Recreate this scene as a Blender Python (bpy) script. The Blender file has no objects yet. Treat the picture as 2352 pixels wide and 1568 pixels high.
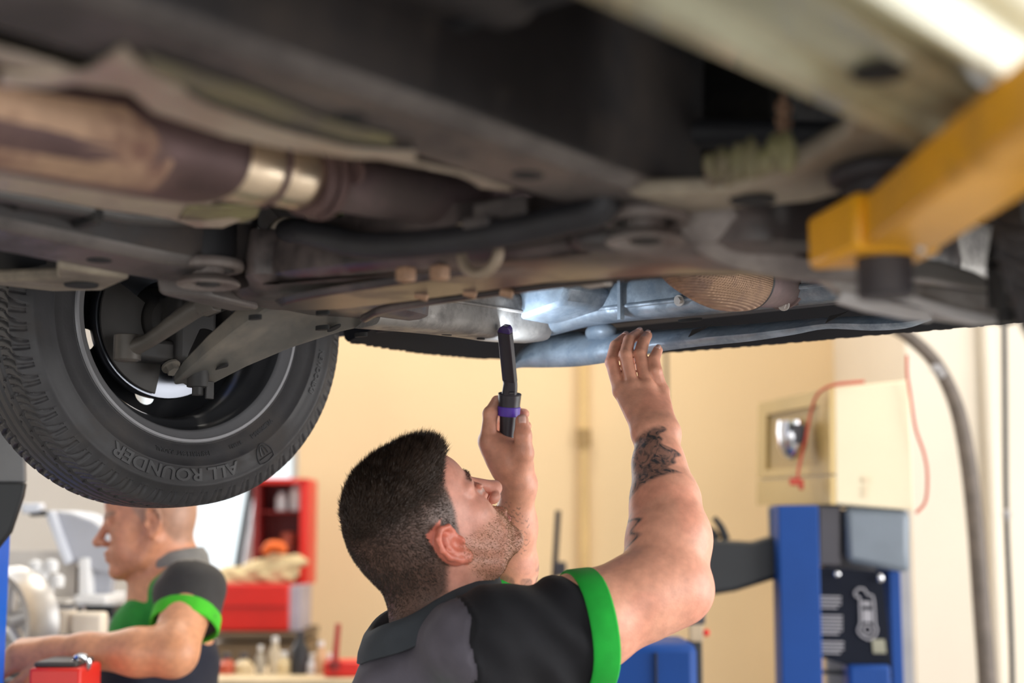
import bpy, bmesh, math, random
import numpy as np
from mathutils import Vector, Matrix, noise as mnoise

random.seed(7)
rng = np.random.default_rng(7)
SC = bpy.context.scene
COL = SC.collection

# ---------------------------------------------------------------- camera
FPX, HORIZON = 3267.0, 1190.0
PITCH = math.atan((HORIZON - 784.0) / FPX)
CAM_Z = 1.5
cam_data = bpy.data.cameras.new('camera')
cam_data.sensor_width = 36.0
cam_data.lens = FPX * 36.0 / 2352.0
cam_data.clip_start = 0.05
cam_data.dof.use_dof = True
cam_data.dof.focus_distance = 2.13
cam_data.dof.aperture_fstop = 2.25
cam = bpy.data.objects.new('camera', cam_data)
cam.location = (0, 0, CAM_Z)
cam.rotation_euler = (math.pi / 2 + PITCH, 0, 0)
COL.objects.link(cam)
SC.camera = cam

# ---------------------------------------------------------------- world, daylight, exposure
world = bpy.data.worlds.new('overcast_sky')
SC.world = world
world.use_nodes = True
wn = world.node_tree
wn.nodes.clear()
bg = wn.nodes.new('ShaderNodeBackground')
bg.inputs['Color'].default_value = (0.93, 0.97, 1.0, 1)
bg.inputs['Strength'].default_value = 1.3
wo = wn.nodes.new('ShaderNodeOutputWorld')
wn.links.new(bg.outputs['Background'], wo.inputs['Surface'])

def area_light(name, loc, target, sx, sy, power, color):
    l = bpy.data.lights.new(name, 'AREA')
    l.shape = 'RECTANGLE'; l.size = sx; l.size_y = sy
    l.energy = power; l.color = color
    o = bpy.data.objects.new(name, l)
    o.location = loc
    d = Vector(target) - Vector(loc)
    o.rotation_euler = d.to_track_quat('-Z', 'Y').to_euler()
    COL.objects.link(o)
    return o
# daylight falling through the open roller door on the right and the bay opening behind
area_light('daylight_side_door', (4.3, 1.2, 1.75), (0.0, 1.9, 1.45), 5.0, 3.2, 215, (1.0, 0.97, 0.93))
area_light('daylight_rear_bay', (-0.6, -3.4, 1.8), (-0.4, 3.0, 1.5), 6.0, 3.2, 90, (1.0, 0.96, 0.9))
area_light('daylight_back_opening', (-2.4, 6.3, 2.2), (-0.9, 2.6, 1.3), 2.6, 2.4, 45, (0.95, 0.97, 1.0))

SC.view_settings.view_transform = 'Standard'
SC.view_settings.look = 'None'
SC.view_settings.exposure = 0.2
SC.view_settings.gamma = 1.0
SC.view_settings.use_curve_mapping = False

# ---------------------------------------------------------------- pixel -> place helpers
_ct, _st = math.cos(PITCH), math.sin(PITCH)
def ray(px, py):
    a = (px - 1176.0) / FPX; b = (784.0 - py) / FPX
    return Vector((a, _ct - b * _st, _st + b * _ct))
def W(px, py, Y):
    """world point on the sight line of a pixel at forward distance Y"""
    d = ray(px, py); t = Y / d.y
    return Vector((d.x * t, Y, CAM_Z + d.z * t))
YAW = math.radians(40)
CAR = Matrix.Translation((0.058, 1.757, CAM_Z)) @ Matrix.Rotation(-YAW, 4, 'Z')
CARI = CAR.inverted()
def C(px, py, Y):
    return CARI @ W(px, py, Y)
def _lr(px, py):
    o = CARI @ Vector((0, 0, CAM_Z)); d = CARI.to_3x3() @ ray(px, py)
    return o, d
def Cr(px, py, r):
    o, d = _lr(px, py); t = (r - o.x) / d.x; return o + d * t
def Cs(px, py, s):
    o, d = _lr(px, py); t = (s - o.y) / d.y; return o + d * t
def Ch(px, py, h):
    o, d = _lr(px, py); t = (h - o.z) / d.z; return o + d * t

# ---------------------------------------------------------------- materials
MATS = {}
def _n(nt, t, **kw):
    n = nt.nodes.new(t)
    for k, v in kw.items():
        setattr(n, k, v)
    return n
def mat(name, col, rough=0.6, metal=0.0, var=0.15, scale=8.0, dirt=None, dirt_amt=0.5, dirt_scale=5.0,
        bump=0.0, bump_scale=60.0, spec=0.5, emit=None, emit_str=0.0, coat=0.0, alpha=1.0):
    if name in MATS:
        return MATS[name]
    m = bpy.data.materials.new(name); m.use_nodes = True
    nt = m.node_tree; b = nt.nodes['Principled BSDF']
    tc = _n(nt, 'ShaderNodeTexCoord')
    nz = _n(nt, 'ShaderNodeTexNoise'); nz.inputs['Scale'].default_value = scale; nz.inputs['Detail'].default_value = 6
    nt.links.new(tc.outputs['Object'], nz.inputs['Vector'])
    mr = _n(nt, 'ShaderNodeMapRange'); mr.inputs['From Min'].default_value = 0.3; mr.inputs['From Max'].default_value = 0.7
    mr.inputs['To Min'].default_value = 1 - var; mr.inputs['To Max'].default_value = 1 + var
    nt.links.new(nz.outputs['Fac'], mr.inputs['Value'])
    mul = _n(nt, 'ShaderNodeVectorMath', operation='SCALE')
    mul.inputs[0].default_value = col
    nt.links.new(mr.outputs['Result'], mul.inputs['Scale'])
    out = mul.outputs['Vector']
    rsock = None
    if dirt is not None:
        n2 = _n(nt, 'ShaderNodeTexNoise'); n2.inputs['Scale'].default_value = dirt_scale; n2.inputs['Detail'].default_value = 9
        n2.inputs['Roughness'].default_value = 0.65
        nt.links.new(tc.outputs['Object'], n2.inputs['Vector'])
        r2 = _n(nt, 'ShaderNodeMapRange'); c = 0.62 - 0.28 * dirt_amt
        r2.inputs['From Min'].default_value = c - 0.07; r2.inputs['From Max'].default_value = c + 0.1
        nt.links.new(n2.outputs['Fac'], r2.inputs['Value'])
        mx = _n(nt, 'ShaderNodeMix', data_type='RGBA')
        nt.links.new(r2.outputs['Result'], mx.inputs['Factor'])
        nt.links.new(out, mx.inputs['A'])
        mx.inputs['B'].default_value = (*dirt, 1)
        out = mx.outputs['Result']
        if metal > 0:
            mm = _n(nt, 'ShaderNodeMapRange'); mm.inputs['To Min'].default_value = metal; mm.inputs['To Max'].default_value = 0.0
            nt.links.new(r2.outputs['Result'], mm.inputs['Value']); nt.links.new(mm.outputs['Result'], b.inputs['Metallic'])
        rr = _n(nt, 'ShaderNodeMapRange'); rr.inputs['To Min'].default_value = rough; rr.inputs['To Max'].default_value = min(1, rough + 0.3)
        nt.links.new(r2.outputs['Result'], rr.inputs['Value']); nt.links.new(rr.outputs['Result'], b.inputs['Roughness'])
    else:
        b.inputs['Roughness'].default_value = rough
        b.inputs['Metallic'].default_value = metal
    nt.links.new(out, b.inputs['Base Color'])
    b.inputs['Specular IOR Level'].default_value = spec
    if coat: b.inputs['Coat Weight'].default_value = coat
    if emit is not None:
        b.inputs['Emission Color'].default_value = (*emit, 1); b.inputs['Emission Strength'].default_value = emit_str
    if bump > 0:
        n3 = _n(nt, 'ShaderNodeTexNoise'); n3.inputs['Scale'].default_value = bump_scale; n3.inputs['Detail'].default_value = 5
        nt.links.new(tc.outputs['Object'], n3.inputs['Vector'])
        bp = _n(nt, 'ShaderNodeBump'); bp.inputs['Strength'].default_value = bump; bp.inputs['Distance'].default_value = 0.004
        nt.links.new(n3.outputs['Fac'], bp.inputs['Height']); nt.links.new(bp.outputs['Normal'], b.inputs['Normal'])
    m.diffuse_color = (*col, 1)
    MATS[name] = m
    return m

# ---------------------------------------------------------------- mesh builder
def crom(pts, n=6):
    """Catmull-Rom through points (Vectors of any size)"""
    P = [np.array(p, float) for p in pts]
    if len(P) < 3 or n <= 1:
        return P
    out = []
    for i in range(len(P) - 1):
        p0 = P[i - 1] if i > 0 else 2 * P[0] - P[1]
        p3 = P[i + 2] if i + 2 < len(P) else 2 * P[-1] - P[-2]
        p1, p2 = P[i], P[i + 1]
        for k in range(n):
            t = k / n
            out.append(0.5 * ((2 * p1) + (-p0 + p2) * t + (2 * p0 - 5 * p1 + 4 * p2 - p3) * t * t + (-p0 + 3 * p1 - 3 * p2 + p3) * t ** 3))
    out.append(P[-1])
    return out

def sup_section(n, w, h, e=2.0):
    """rounded section, e=2 ellipse, bigger is squarer"""
    o = []
    for k in range(n):
        a = 2 * math.pi * (k + 0.5) / n
        c, s = math.cos(a), math.sin(a)
        o.append((w / 2 * math.copysign(abs(c) ** (2 / e), c), h / 2 * math.copysign(abs(s) ** (2 / e), s)))
    return o

class MB:
    def __init__(self):
        self.v = []; self.f = []
    def add(self, vs, fs):
        o = len(self.v)
        self.v += [tuple(p) for p in vs]; self.f += [tuple(i + o for i in q) for q in fs]
        return self
    def box(self, c, s, rot=None):
        c = Vector(c); s = Vector(s) / 2
        M = rot if rot is not None else Matrix.Identity(3)
        vs = [c + M @ Vector((x * s.x, y * s.y, z * s.z)) for x in (-1, 1) for y in (-1, 1) for z in (-1, 1)]
        return self.add(vs, [(0, 1, 3, 2), (4, 6, 7, 5), (0, 4, 5, 1), (2, 3, 7, 6), (0, 2, 6, 4), (1, 5, 7, 3)])
    def hexa(self, b, t):
        """bottom loop of points, top loop of points, skinned and capped"""
        return self.loft([b, t])
    def loft(self, loops, caps=True, closed=True, wrap=False):
        n = len(loops[0]); vs = []; fs = []
        for L in loops: vs += list(L)
        m = len(loops)
        for i in range(m if wrap else m - 1):
            j = (i + 1) % m
            for k in range(n if closed else n - 1):
                l = (k + 1) % n
                fs.append((i * n + k, i * n + l, j * n + l, j * n + k))
        if caps and closed and not wrap:
            fs.append(tuple(range(n - 1, -1, -1))); fs.append(tuple((m - 1) * n + k for k in range(n)))
        return self.add(vs, fs)
    def tube(self, pts, rad, n=14, smooth=5, up=None, sect=None, caps=True):
        """sweep; rad: number or list; sect: function(i_frac)->list of (a,b) offsets in side/up frame"""
        if not isinstance(rad, (list, tuple)): rad = [rad] * len(pts)
        P4 = crom([(*p, r) for p, r in zip([tuple(q) for q in pts], rad)], smooth)
        P = [Vector(q[:3]) for q in P4]; R = [q[3] for q in P4]
        loops = []; N = len(P); prev = None
        for i in range(N):
            t = (P[min(i + 1, N - 1)] - P[max(i - 1, 0)])
            t = t.normalized() if t.length > 1e-9 else Vector((0, 0, 1))
            if up is not None:
                a = t.cross(Vector(up)).normalized(); b = a.cross(t).normalized()
            else:
                if prev is None:
                    ref = Vector((0, 0, 1)) if abs(t.z) < 0.9 else Vector((1, 0, 0))
                    a = t.cross(ref).normalized()
                else:
                    a = (prev - t * prev.dot(t)).normalized()
                prev = a; b = a.cross(t)
            if sect is None:
                loops.append([P[i] + (a * math.cos(2 * math.pi * k / n) + b * math.sin(2 * math.pi * k / n)) * R[i] for k in range(n)])
            else:
                S = sect(i / max(1, N - 1))
                loops.append([P[i] + a * q[0] * R[i] + b * q[1] * R[i] for q in S])
        return self.loft(loops, caps=caps)
    def cyl(self, a, b, r, r2=None, n=24):
        return self.tube([a, b], [r, r if r2 is None else r2], n=n, smooth=1)
    def lathe(self, prof, n=48, M=None, axis='X', closed=False):
        """prof: (axial, radial)"""
        M = M or Matrix.Identity(4)
        loops = []
        for k in range(n):
            a = 2 * math.pi * k / n
            L = []
            for x, r in prof:
                p = (x, r * math.cos(a), r * math.sin(a)) if axis == 'X' else (r * math.cos(a), r * math.sin(a), x)
                L.append(M @ Vector(p))
            loops.append(L)
        return self.loft(loops, caps=False, closed=closed, wrap=True)
    def ball(self, c, r, n=16, m=10, M=None):
        r = Vector(r) if not isinstance(r, (int, float)) else Vector((r, r, r))
        c = Vector(c); R = M or Matrix.Identity(3)
        loops = []
        for i in range(m + 1):
            ph = math.pi * (i / m) * 0.998 + 0.001
            loops.append([c + R @ Vector((r.x * math.sin(ph) * math.cos(2 * math.pi * k / n), r.y * math.sin(ph) * math.sin(2 * math.pi * k / n), r.z * math.cos(ph))) for k in range(n)])
        return self.loft(loops)
    def plate(self, poly, d):
        """polygon of 3D points extruded by vector d"""
        d = Vector(d)
        return self.loft([[Vector(p) for p in poly], [Vector(p) + d for p in poly]])
    def ring(self, c, nrm, R, r, n=32, m=8, flat=1.0):
        nrm = Vector(nrm).normalized(); q = nrm.to_track_quat('Z', 'Y').to_matrix(); c = Vector(c)
        loops = []
        for k in range(n):
            a = 2 * math.pi * k / n
            loops.append([c + q @ Vector(((R + r * math.cos(2 * math.pi * j / m)) * math.cos(a), (R + r * math.cos(2 * math.pi * j / m)) * math.sin(a), flat * r * math.sin(2 * math.pi * j / m))) for j in range(m)])
        return self.loft(loops, caps=False, wrap=True)
    def bolt(self, c, nrm, r=0.008, h=0.006):
        nrm = Vector(nrm).normalized(); c = Vector(c)
        self.cyl(c - nrm * 0.002, c + nrm * 0.0015, r * 1.5, n=16)
        return self.cyl(c, c + nrm * h, r, n=6)
    def build(self, name, material, parent=None, bevel=0.0, smooth=True, subsurf=0, angle=38):
        me = bpy.data.meshes.new(name)
        me.from_pydata([tuple(p) for p in self.v], [], self.f)
        bm = bmesh.new(); bm.from_mesh(me)
        bmesh.ops.remove_doubles(bm, verts=bm.verts, dist=1e-6)
        bmesh.ops.recalc_face_normals(bm, faces=bm.faces)
        bm.to_mesh(me); bm.free()
        return finish(name, me, material, parent, bevel, smooth, subsurf, angle)

def finish(name, me, material, parent=None, bevel=0.0, smooth=True, subsurf=0, angle=38):
    if material is not None:
        for mm in (material if isinstance(material, (list, tuple)) else [material]):
            me.materials.append(mm)
    if smooth:
        me.polygons.foreach_set('use_smooth', [True] * len(me.polygons))
        if angle < 180 and not subsurf: me.set_sharp_from_angle(angle=math.radians(angle))
    o = bpy.data.objects.new(name, me)
    COL.objects.link(o)
    if parent is not None: o.parent = parent
    if bevel > 0:
        b = o.modifiers.new('bevel', 'BEVEL'); b.width = bevel; b.segments = 2; b.limit_method = 'ANGLE'; b.angle_limit = math.radians(40)
        b.harden_normals = False
    if subsurf:
        s = o.modifiers.new('subdivision', 'SUBSURF'); s.levels = subsurf; s.render_levels = subsurf
    return o

def thing(name, label, cat, loc=(0, 0, 0), group=None, M=None):
    o = bpy.data.objects.new(name, None)
    o.empty_display_size = 0.1
    if M is not None: o.matrix_world = M
    else: o.location = loc
    COL.objects.link(o)
    tag(o, label, cat, group)
    return o
def tag(o, label=None, cat=None, group=None, kind=None):
    if label: o['label'] = label
    if cat: o['category'] = cat
    if group: o['group'] = group
    if kind: o['kind'] = kind
    return o
def struct(o, label):
    o['kind'] = 'structure'; o['label'] = label
    return o
# ================================================================ the room
m_wall = mat('cream_wall_paint', (0.80, 0.60, 0.36), 0.75, var=0.05, scale=1.3, bump=0.05, bump_scale=14)
m_pier = mat('off_white_daylit_cream', (0.76, 0.68, 0.57), 0.75, var=0.04, scale=1.5, bump=0.05, bump_scale=14)  # pier cream whitened by daylight put into the colour; plain off white for conduit
m_white = mat('white_wall_paint', (0.85, 0.82, 0.80), 0.7, var=0.04, scale=1.5)
m_floor = mat('workshop_concrete', (0.34, 0.32, 0.30), 0.5, var=0.15, scale=2.5, dirt=(0.16, 0.15, 0.14), dirt_amt=0.35, dirt_scale=1.2, bump=0.08)
m_ceil = mat('ceiling_sheet', (0.72, 0.71, 0.68), 0.7, var=0.04)

def slab(name, x0, x1, y0, y1, z0, z1, m, label):
    o = MB().box(((x0 + x1) / 2, (y0 + y1) / 2, (z0 + z1) / 2), (x1 - x0, y1 - y0, z1 - z0)).build(name, m, smooth=False)
    return struct(o, label)
slab('floor', -6.2, 4.8, -4.0, 9.0, -0.2, 0.0, m_floor, 'grey stained concrete workshop floor')
slab('ceiling', -6.2, 4.8, -4.0, 9.0, 4.6, 4.75, m_ceil, 'pale sheet ceiling of the workshop')
slab('wall_back', -0.93, 1.412, 6.2, 6.4, 0, 4.6, m_wall, 'cream yellow back wall behind the mechanic')
slab('wall_right_pier', 1.412, 4.8, 5.07, 6.4, 0, 4.6, m_pier, 'cream wall pier coloured as daylit off white behind the blue lift column')
slab('wall_left', -6.4, -6.2, -4.0, 9.0, 0, 4.6, m_white, 'white left side wall of the workshop')
# right hand wall with the open roller door
b = MB().box((4.7, 4.95, 2.3), (0.2, 0.5, 4.6)).box((4.7, -3.4, 2.3), (0.2, 1.2, 4.6)).box((4.7, 0.95, 4.1), (0.2, 7.5, 1.0))
struct(b.build('wall_right', m_white, smooth=False), 'white right wall with an open roller door')
# far white wall with window openings
WX = [(-2.30, -1.30)]
b = MB().box((-4.25, 8.7, 2.3), (3.9, 0.2, 4.6)).box((-1.0, 8.7, 2.3), (0.6, 0.2, 4.6))
for a, c in WX:
    b.box(((a + c) / 2, 8.7, 0.45), (c - a, 0.2, 0.9)).box(((a + c) / 2, 8.7, 3.55), (c - a, 0.2, 2.1))
struct(b.build('wall_far', m_white, smooth=False), 'white far wall with bright windows')
slab('wall_return', -0.95, -0.70, 6.4, 8.6, 0, 4.6, m_wall, 'cream wall return beside the far windows')
m_frame = mat('window_frame_paint', (0.75, 0.76, 0.78), 0.5, var=0.03)
m_glass = mat('window_glass', (0.9, 0.95, 0.95), 0.05, var=0.0)
for nd in m_glass.node_tree.nodes:
    if nd.type == 'BSDF_PRINCIPLED': nd.inputs['Transmission Weight'].default_value = 1.0; nd.inputs['IOR'].default_value = 1.0
m_teal = mat('teal_blind', (0.25, 0.55, 0.55), 0.6)
for k, (a, c) in enumerate(WX):
    w = bpy.data.objects.new('window_%d' % (k + 1), None); w.location = ((a + c) / 2, 8.7, 0.9); COL.objects.link(w)
    struct(w, 'bright window in the far white wall')
    hw = (c - a) / 2
    fb = MB()
    for x in (-hw + 0.02, hw - 0.02): fb.box((x, 0, 0.8), (0.04, 0.1, 1.6))
    for z in (0.02, 1.58): fb.box((0, 0, z), (2 * hw, 0.1, 0.04))
    fb.build('window_frame', m_frame, w, smooth=False)
    nx = 2
    for i in range(nx):
        for j in range(2):
            x0 = -hw + 0.04 + i * (2 * hw - 0.08) / nx; x1 = x0 + (2 * hw - 0.08) / nx
            z0 = 0.05 + j * 0.75
            MB().box(((x0 + x1) / 2, 0.01, z0 + 0.37), (x1 - x0 - 0.02, 0.006, 0.72)).build('pane', m_glass, w, smooth=False)
    MB().box((0, 0, 0.8), (2 * hw - 0.08, 0.06, 0.035)).build('window_bar', m_frame, w, smooth=False)

# ================================================================ the car
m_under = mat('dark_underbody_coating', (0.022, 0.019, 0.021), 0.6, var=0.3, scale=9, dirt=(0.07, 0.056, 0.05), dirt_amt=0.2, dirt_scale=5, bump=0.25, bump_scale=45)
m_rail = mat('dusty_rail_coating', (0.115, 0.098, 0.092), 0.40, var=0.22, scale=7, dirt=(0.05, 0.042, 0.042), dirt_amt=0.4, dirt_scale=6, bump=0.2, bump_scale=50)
m_body = mat('pale_green_body_paint', (0.50, 0.50, 0.34), 0.35, var=0.1, scale=5, dirt=(0.26, 0.23, 0.15), dirt_amt=0.42, dirt_scale=4, coat=0.3)
m_olive = mat('olive_underbody_paint', (0.27, 0.25, 0.12), 0.5, var=0.2, scale=10, dirt=(0.16, 0.12, 0.09), dirt_amt=0.45, dirt_scale=9)
m_shield = mat('heat_shield_aluminium', (0.55, 0.47, 0.38), 0.42, metal=0.65, var=0.15, scale=14, dirt=(0.42, 0.34, 0.26), dirt_amt=0.4, dirt_scale=10, bump=0.3, bump_scale=25)
m_cat = mat('heat_stained_steel', (0.12, 0.075, 0.075), 0.5, metal=0.55, var=0.3, scale=9, dirt=(0.17, 0.10, 0.085), dirt_amt=0.35, dirt_scale=7, bump=0.15)
m_catrust = mat('sandy_rust_steel', (0.46, 0.30, 0.20), 0.6, metal=0.3, var=0.2, scale=18, dirt=(0.22, 0.12, 0.09), dirt_amt=0.3, dirt_scale=14, bump=0.15)
m_steel = mat('bare_exhaust_steel', (0.78, 0.64, 0.48), 0.3, metal=0.9, var=0.12, scale=20)
m_pipe = mat('mauve_exhaust_pipe', (0.22, 0.15, 0.155), 0.42, metal=0.6, var=0.2, scale=12, dirt=(0.12, 0.09, 0.085), dirt_amt=0.3)
m_black = mat('black_rubber_part', (0.018, 0.018, 0.022), 0.55, var=0.25, scale=20)
m_blackpl = mat('black_plastic', (0.022, 0.022, 0.025), 0.4, var=0.2, scale=20)
m_sub = mat('dusty_black_subframe', (0.045, 0.037, 0.037), 0.30, var=0.35, scale=9, dirt=(0.17, 0.132, 0.122), dirt_amt=0.33, dirt_scale=5, bump=0.12, bump_scale=40)
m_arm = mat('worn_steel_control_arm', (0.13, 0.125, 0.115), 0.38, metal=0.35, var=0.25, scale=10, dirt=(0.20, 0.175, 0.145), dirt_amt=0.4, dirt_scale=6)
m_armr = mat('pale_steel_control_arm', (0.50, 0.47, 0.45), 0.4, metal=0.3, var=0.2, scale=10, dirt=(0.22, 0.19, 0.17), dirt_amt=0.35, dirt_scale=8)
m_rust = mat('rusty_brown_clip', (0.36, 0.21, 0.13), 0.6, var=0.25, scale=30)
m_rim = mat('grey_wheel_steel', (0.125, 0.128, 0.14), 0.28, metal=0.6, var=0.12, scale=14)
m_rimdark = mat('dark_wheel_steel', (0.025, 0.026, 0.03), 0.4, metal=0.3, var=0.2)
m_disc = mat('machined_brake_disc', (0.30, 0.32, 0.37), 0.30, metal=1.0, var=0.1, scale=6)
m_knuckle = mat('dark_cast_iron', (0.018, 0.017, 0.018), 0.55, var=0.3, scale=14, dirt=(0.04, 0.035, 0.032), dirt_amt=0.3, dirt_scale=9)
m_guard = mat('grey_dust_guard', (0.045, 0.041, 0.039), 0.55, var=0.2, scale=20)
m_tyre = mat('tyre_rubber', (0.036, 0.035, 0.039), 0.5, var=0.2, scale=25, dirt=(0.065, 0.058, 0.056), dirt_amt=0.25, dirt_scale=8, bump=0.06, bump_scale=220)
m_galv = mat('blue_grey_galvanised', (0.30, 0.36, 0.43), 0.4, metal=0.25, var=0.3, scale=26, dirt=(0.17, 0.22, 0.28), dirt_amt=0.4, dirt_scale=22, bump=0.12, bump_scale=70)
m_leg = mat('grey_chassis_leg_paint', (0.25, 0.235, 0.22), 0.45, metal=0.1, var=0.22, scale=16, dirt=(0.14, 0.13, 0.125), dirt_amt=0.4, dirt_scale=18, bump=0.12, bump_scale=60)
m_bumper = mat('dark_bumper_plastic', (0.010, 0.012, 0.016), 0.7, var=0.2, spec=0.25)
m_dark = mat('deep_engine_black', (0.012, 0.013, 0.017), 0.6, var=0.3, scale=12)
m_engine = mat('grimy_engine_alloy', (0.05, 0.045, 0.043), 0.55, metal=0.2, var=0.35, scale=14, dirt=(0.025, 0.024, 0.026), dirt_amt=0.5)
m_hole = mat('drain_hole_dark', (0.01, 0.01, 0.011), 0.8, var=0.1)

car = thing('car', 'pale green car raised overhead, seen from below by its front wheels', 'car', M=CAR)
V = Vector
def mir(pts, sg):
    return [V((sg * abs(1) * p[0], p[1], p[2])) for p in pts]

# ---- floor pan, sills, rails, tunnel
b = MB()
def prof_run(b, prof, s0, s1):
    """extrude a section in (r,h) from s0 to s1, profile closed"""
    b.loft([[V((r, s0, h)) for r, h in prof], [V((r, s1, h)) for r, h in prof]])
def open_sheet(b, prof, s0, s1, t=0.004, nseg=1, wob=None):
    top = [(r, h + t) for r, h in prof]
    loops = []
    for i in range(nseg + 1):
        s = s0 + (s1 - s0) * i / nseg
        P = prof if wob is None else wob(prof, s)
        loops.append([V((r, s, h)) for r, h in P] + [V((r, s, h + t)) for r, h in reversed(P)])
    b.loft(loops)
for sg in (1, -1):
    pr = [(sg * r, h) for r, h in [(0.19, 0.37), (0.27, 0.37), (0.40, 0.372), (0.415, 0.363), (0.44, 0.363), (0.455, 0.372), (0.52, 0.372), (0.535, 0.362), (0.56, 0.362), (0.575, 0.372), (0.64, 0.368)]]
    open_sheet(b, pr, -2.4, -0.60)
b.build('floor_pan', m_under, car)
b = MB(); open_sheet(b, [(-0.19, 0.37), (-0.185, 0.42), (-0.13, 0.50), (0.0, 0.525), (0.13, 0.50), (0.185, 0.42), (0.19, 0.37)], -2.4, -0.30)
b.build('tunnel', m_under, car)
for sg in (1, -1):
    # sill: bright ribbed box with a pinch flange
    pr = [(0.635, 0.37), (0.640, 0.292), (0.652, 0.272), (0.672, 0.270), (0.684, 0.283), (0.712, 0.286), (0.722, 0.278), (0.738, 0.278), (0.748, 0.290),
          (0.768, 0.292), (0.772, 0.262), (0.778, 0.262), (0.782, 0.294), (0.800, 0.306), (0.822, 0.36), (0.826, 0.44), (0.70, 0.46)]
    b = MB(); prof_run(b, [(sg * r, h) for r, h in pr], -2.35, -0.36 if sg > 0 else -0.52)
    o = b.build('sill', m_body, car, bevel=0.003)
    for s in (-0.95, -0.56, -1.5):
        MB().lathe([(0, 0.0), (0.0, 0.017), (0.003, 0.0185), (0.004, 0.014)], 20, Matrix.Translation((sg * 0.70, s, 0.2795)), axis='Z').build('rubber_plug', m_hole, o)
    # floor rail (hat section)
    pr = [(0.262, 0.372), (0.268, 0.318), (0.278, 0.306), (0.365, 0.303), (0.377, 0.314), (0.384, 0.372)]
    b = MB()
    loops = []
    for s, dh in [(-2.3, 0.0), (-0.9, 0.0), (-0.6, -0.004), (-0.42, -0.010), (-0.30, -0.012), (-0.26, 0.0)]:
        loops.append([V((sg * r, s, h + (dh if h < 0.36 else (0.10 if s > -0.7 else 0.0)))) for r, h in pr])
    b.loft(loops)
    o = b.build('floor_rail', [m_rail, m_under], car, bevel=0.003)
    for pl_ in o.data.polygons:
        if pl_.normal.z > -0.6: pl_.material_index = 1  # faces not pointing down take the darker second material
    for s, rr in ((-0.66, 0.012), (-0.45, 0.014), (-0.98, 0.012)):
        MB().lathe([(0, 0.0), (0.0, rr), (0.003, rr * 1.05)], 20, Matrix.Translation((sg * 0.32, s, 0.300 if s < -0.5 else 0.2945)), axis='Z').build('drain_hole', m_hole, o)
    # outrigger between rail and sill
    b = MB()
    pl = [(0.36, -0.36), (0.43, -0.315), (0.52, -0.345), (0.58, -0.375), (0.645, -0.46), (0.66, -0.30), (0.575, -0.225), (0.47, -0.225), (0.36, -0.26)]
    if sg < 0: pl = [(r, s_ - 0.12) for r, s_ in pl]
    bot = [V((sg * r, s, 0.287 + 0.02 * max(0, (r - 0.5)) / 0.14)) for r, s in pl]
    top = [p + V((0, 0, 0.016)) for p in bot]
    b.loft([bot, top])
    o = b.build('outrigger', mat('dusty_outrigger_paint', (0.33, 0.28, 0.21), 0.5, var=0.2, scale=9, dirt=(0.17, 0.14, 0.11), dirt_amt=0.35), car, bevel=0.005)
    MB().lathe([(0, 0.0), (0.0, 0.02), (0.003, 0.021)], 24, Matrix.Translation((sg * 0.44, -0.275 if sg > 0 else -0.395, 0.2845)), axis='Z').build('drain_hole', m_hole, o)
# toe board / firewall closing the engine bay
b = MB(); b.hexa([V((-0.64, -0.62, 0.37)), V((0.64, -0.62, 0.37)), V((0.64, -0.60, 0.37)), V((-0.64, -0.60, 0.37))],
                 [V((-0.64, -0.22, 0.95)), V((0.64, -0.22, 0.95)), V((0.64, -0.20, 0.95)), V((-0.64, -0.20, 0.95))])
b.build('firewall', m_dark, car)
# ragged green mastic on the right outrigger and the rusty hanging strap
b = MB(); random.seed(3)
for k in range(26):
    t = k / 25
    c = Ch(1640 + 170 * t, 405 - 45 * t, 0.30)
    b.ball(c + V((random.uniform(-.004, .004), random.uniform(-.006, .006), random.uniform(0, .012))), (0.006 + random.random() * .005, 0.006, 0.008 + random.random() * .010), 8, 6)
tag(b.build('flaking_sealant', m_olive, car), kind='stuff')
b = MB()
p = [Ch(1800, 225 + 16 * k, 0.36 - 0.006 * k) for k in range(8)]
for k in range(7):
    b.ring((p[k] + p[k + 1]) / 2, (1, 0.5 * (-1) ** k, 0.2), 0.0062, 0.0021, 14, 6)
b.build('hanging_chain', m_rust, car)

# ---- heat shield and exhaust
b = MB()
def shield_prof(i):
    pass
loops = []
NS = 40
for i in range(NS + 1):
    s = -1.35 + 0.95 * i / NS
    e = 0.008 * math.sin(s * 23) + 0.006 * math.sin(s * 41 + 1)
    lift = 0.03 * max(0, math.sin((s + 0.95) * 4.2)) if s > -0.95 else 0.0
    P = [(0.262 + e * 0.4, 0.299), (0.225 + e, 0.303 + lift * 0.2), (0.185 + e, 0.318 + lift), (0.15, 0.345 + lift), (0.125, 0.40), (0.09, 0.432), (0.03, 0.44), (-0.03, 0.42), (-0.065, 0.385), (-0.085, 0.345), (-0.105, 0.328), (-0.16, 0.322 + e * 0.5), (-0.205 + e, 0.327)]
    loops.append([V((r, s, h)) for r, h in P] + [V((r, s, h + 0.003)) for r, h in reversed(P)])
b.loft(loops)
shield = b.build('heat_shield', m_shield, car)
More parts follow.
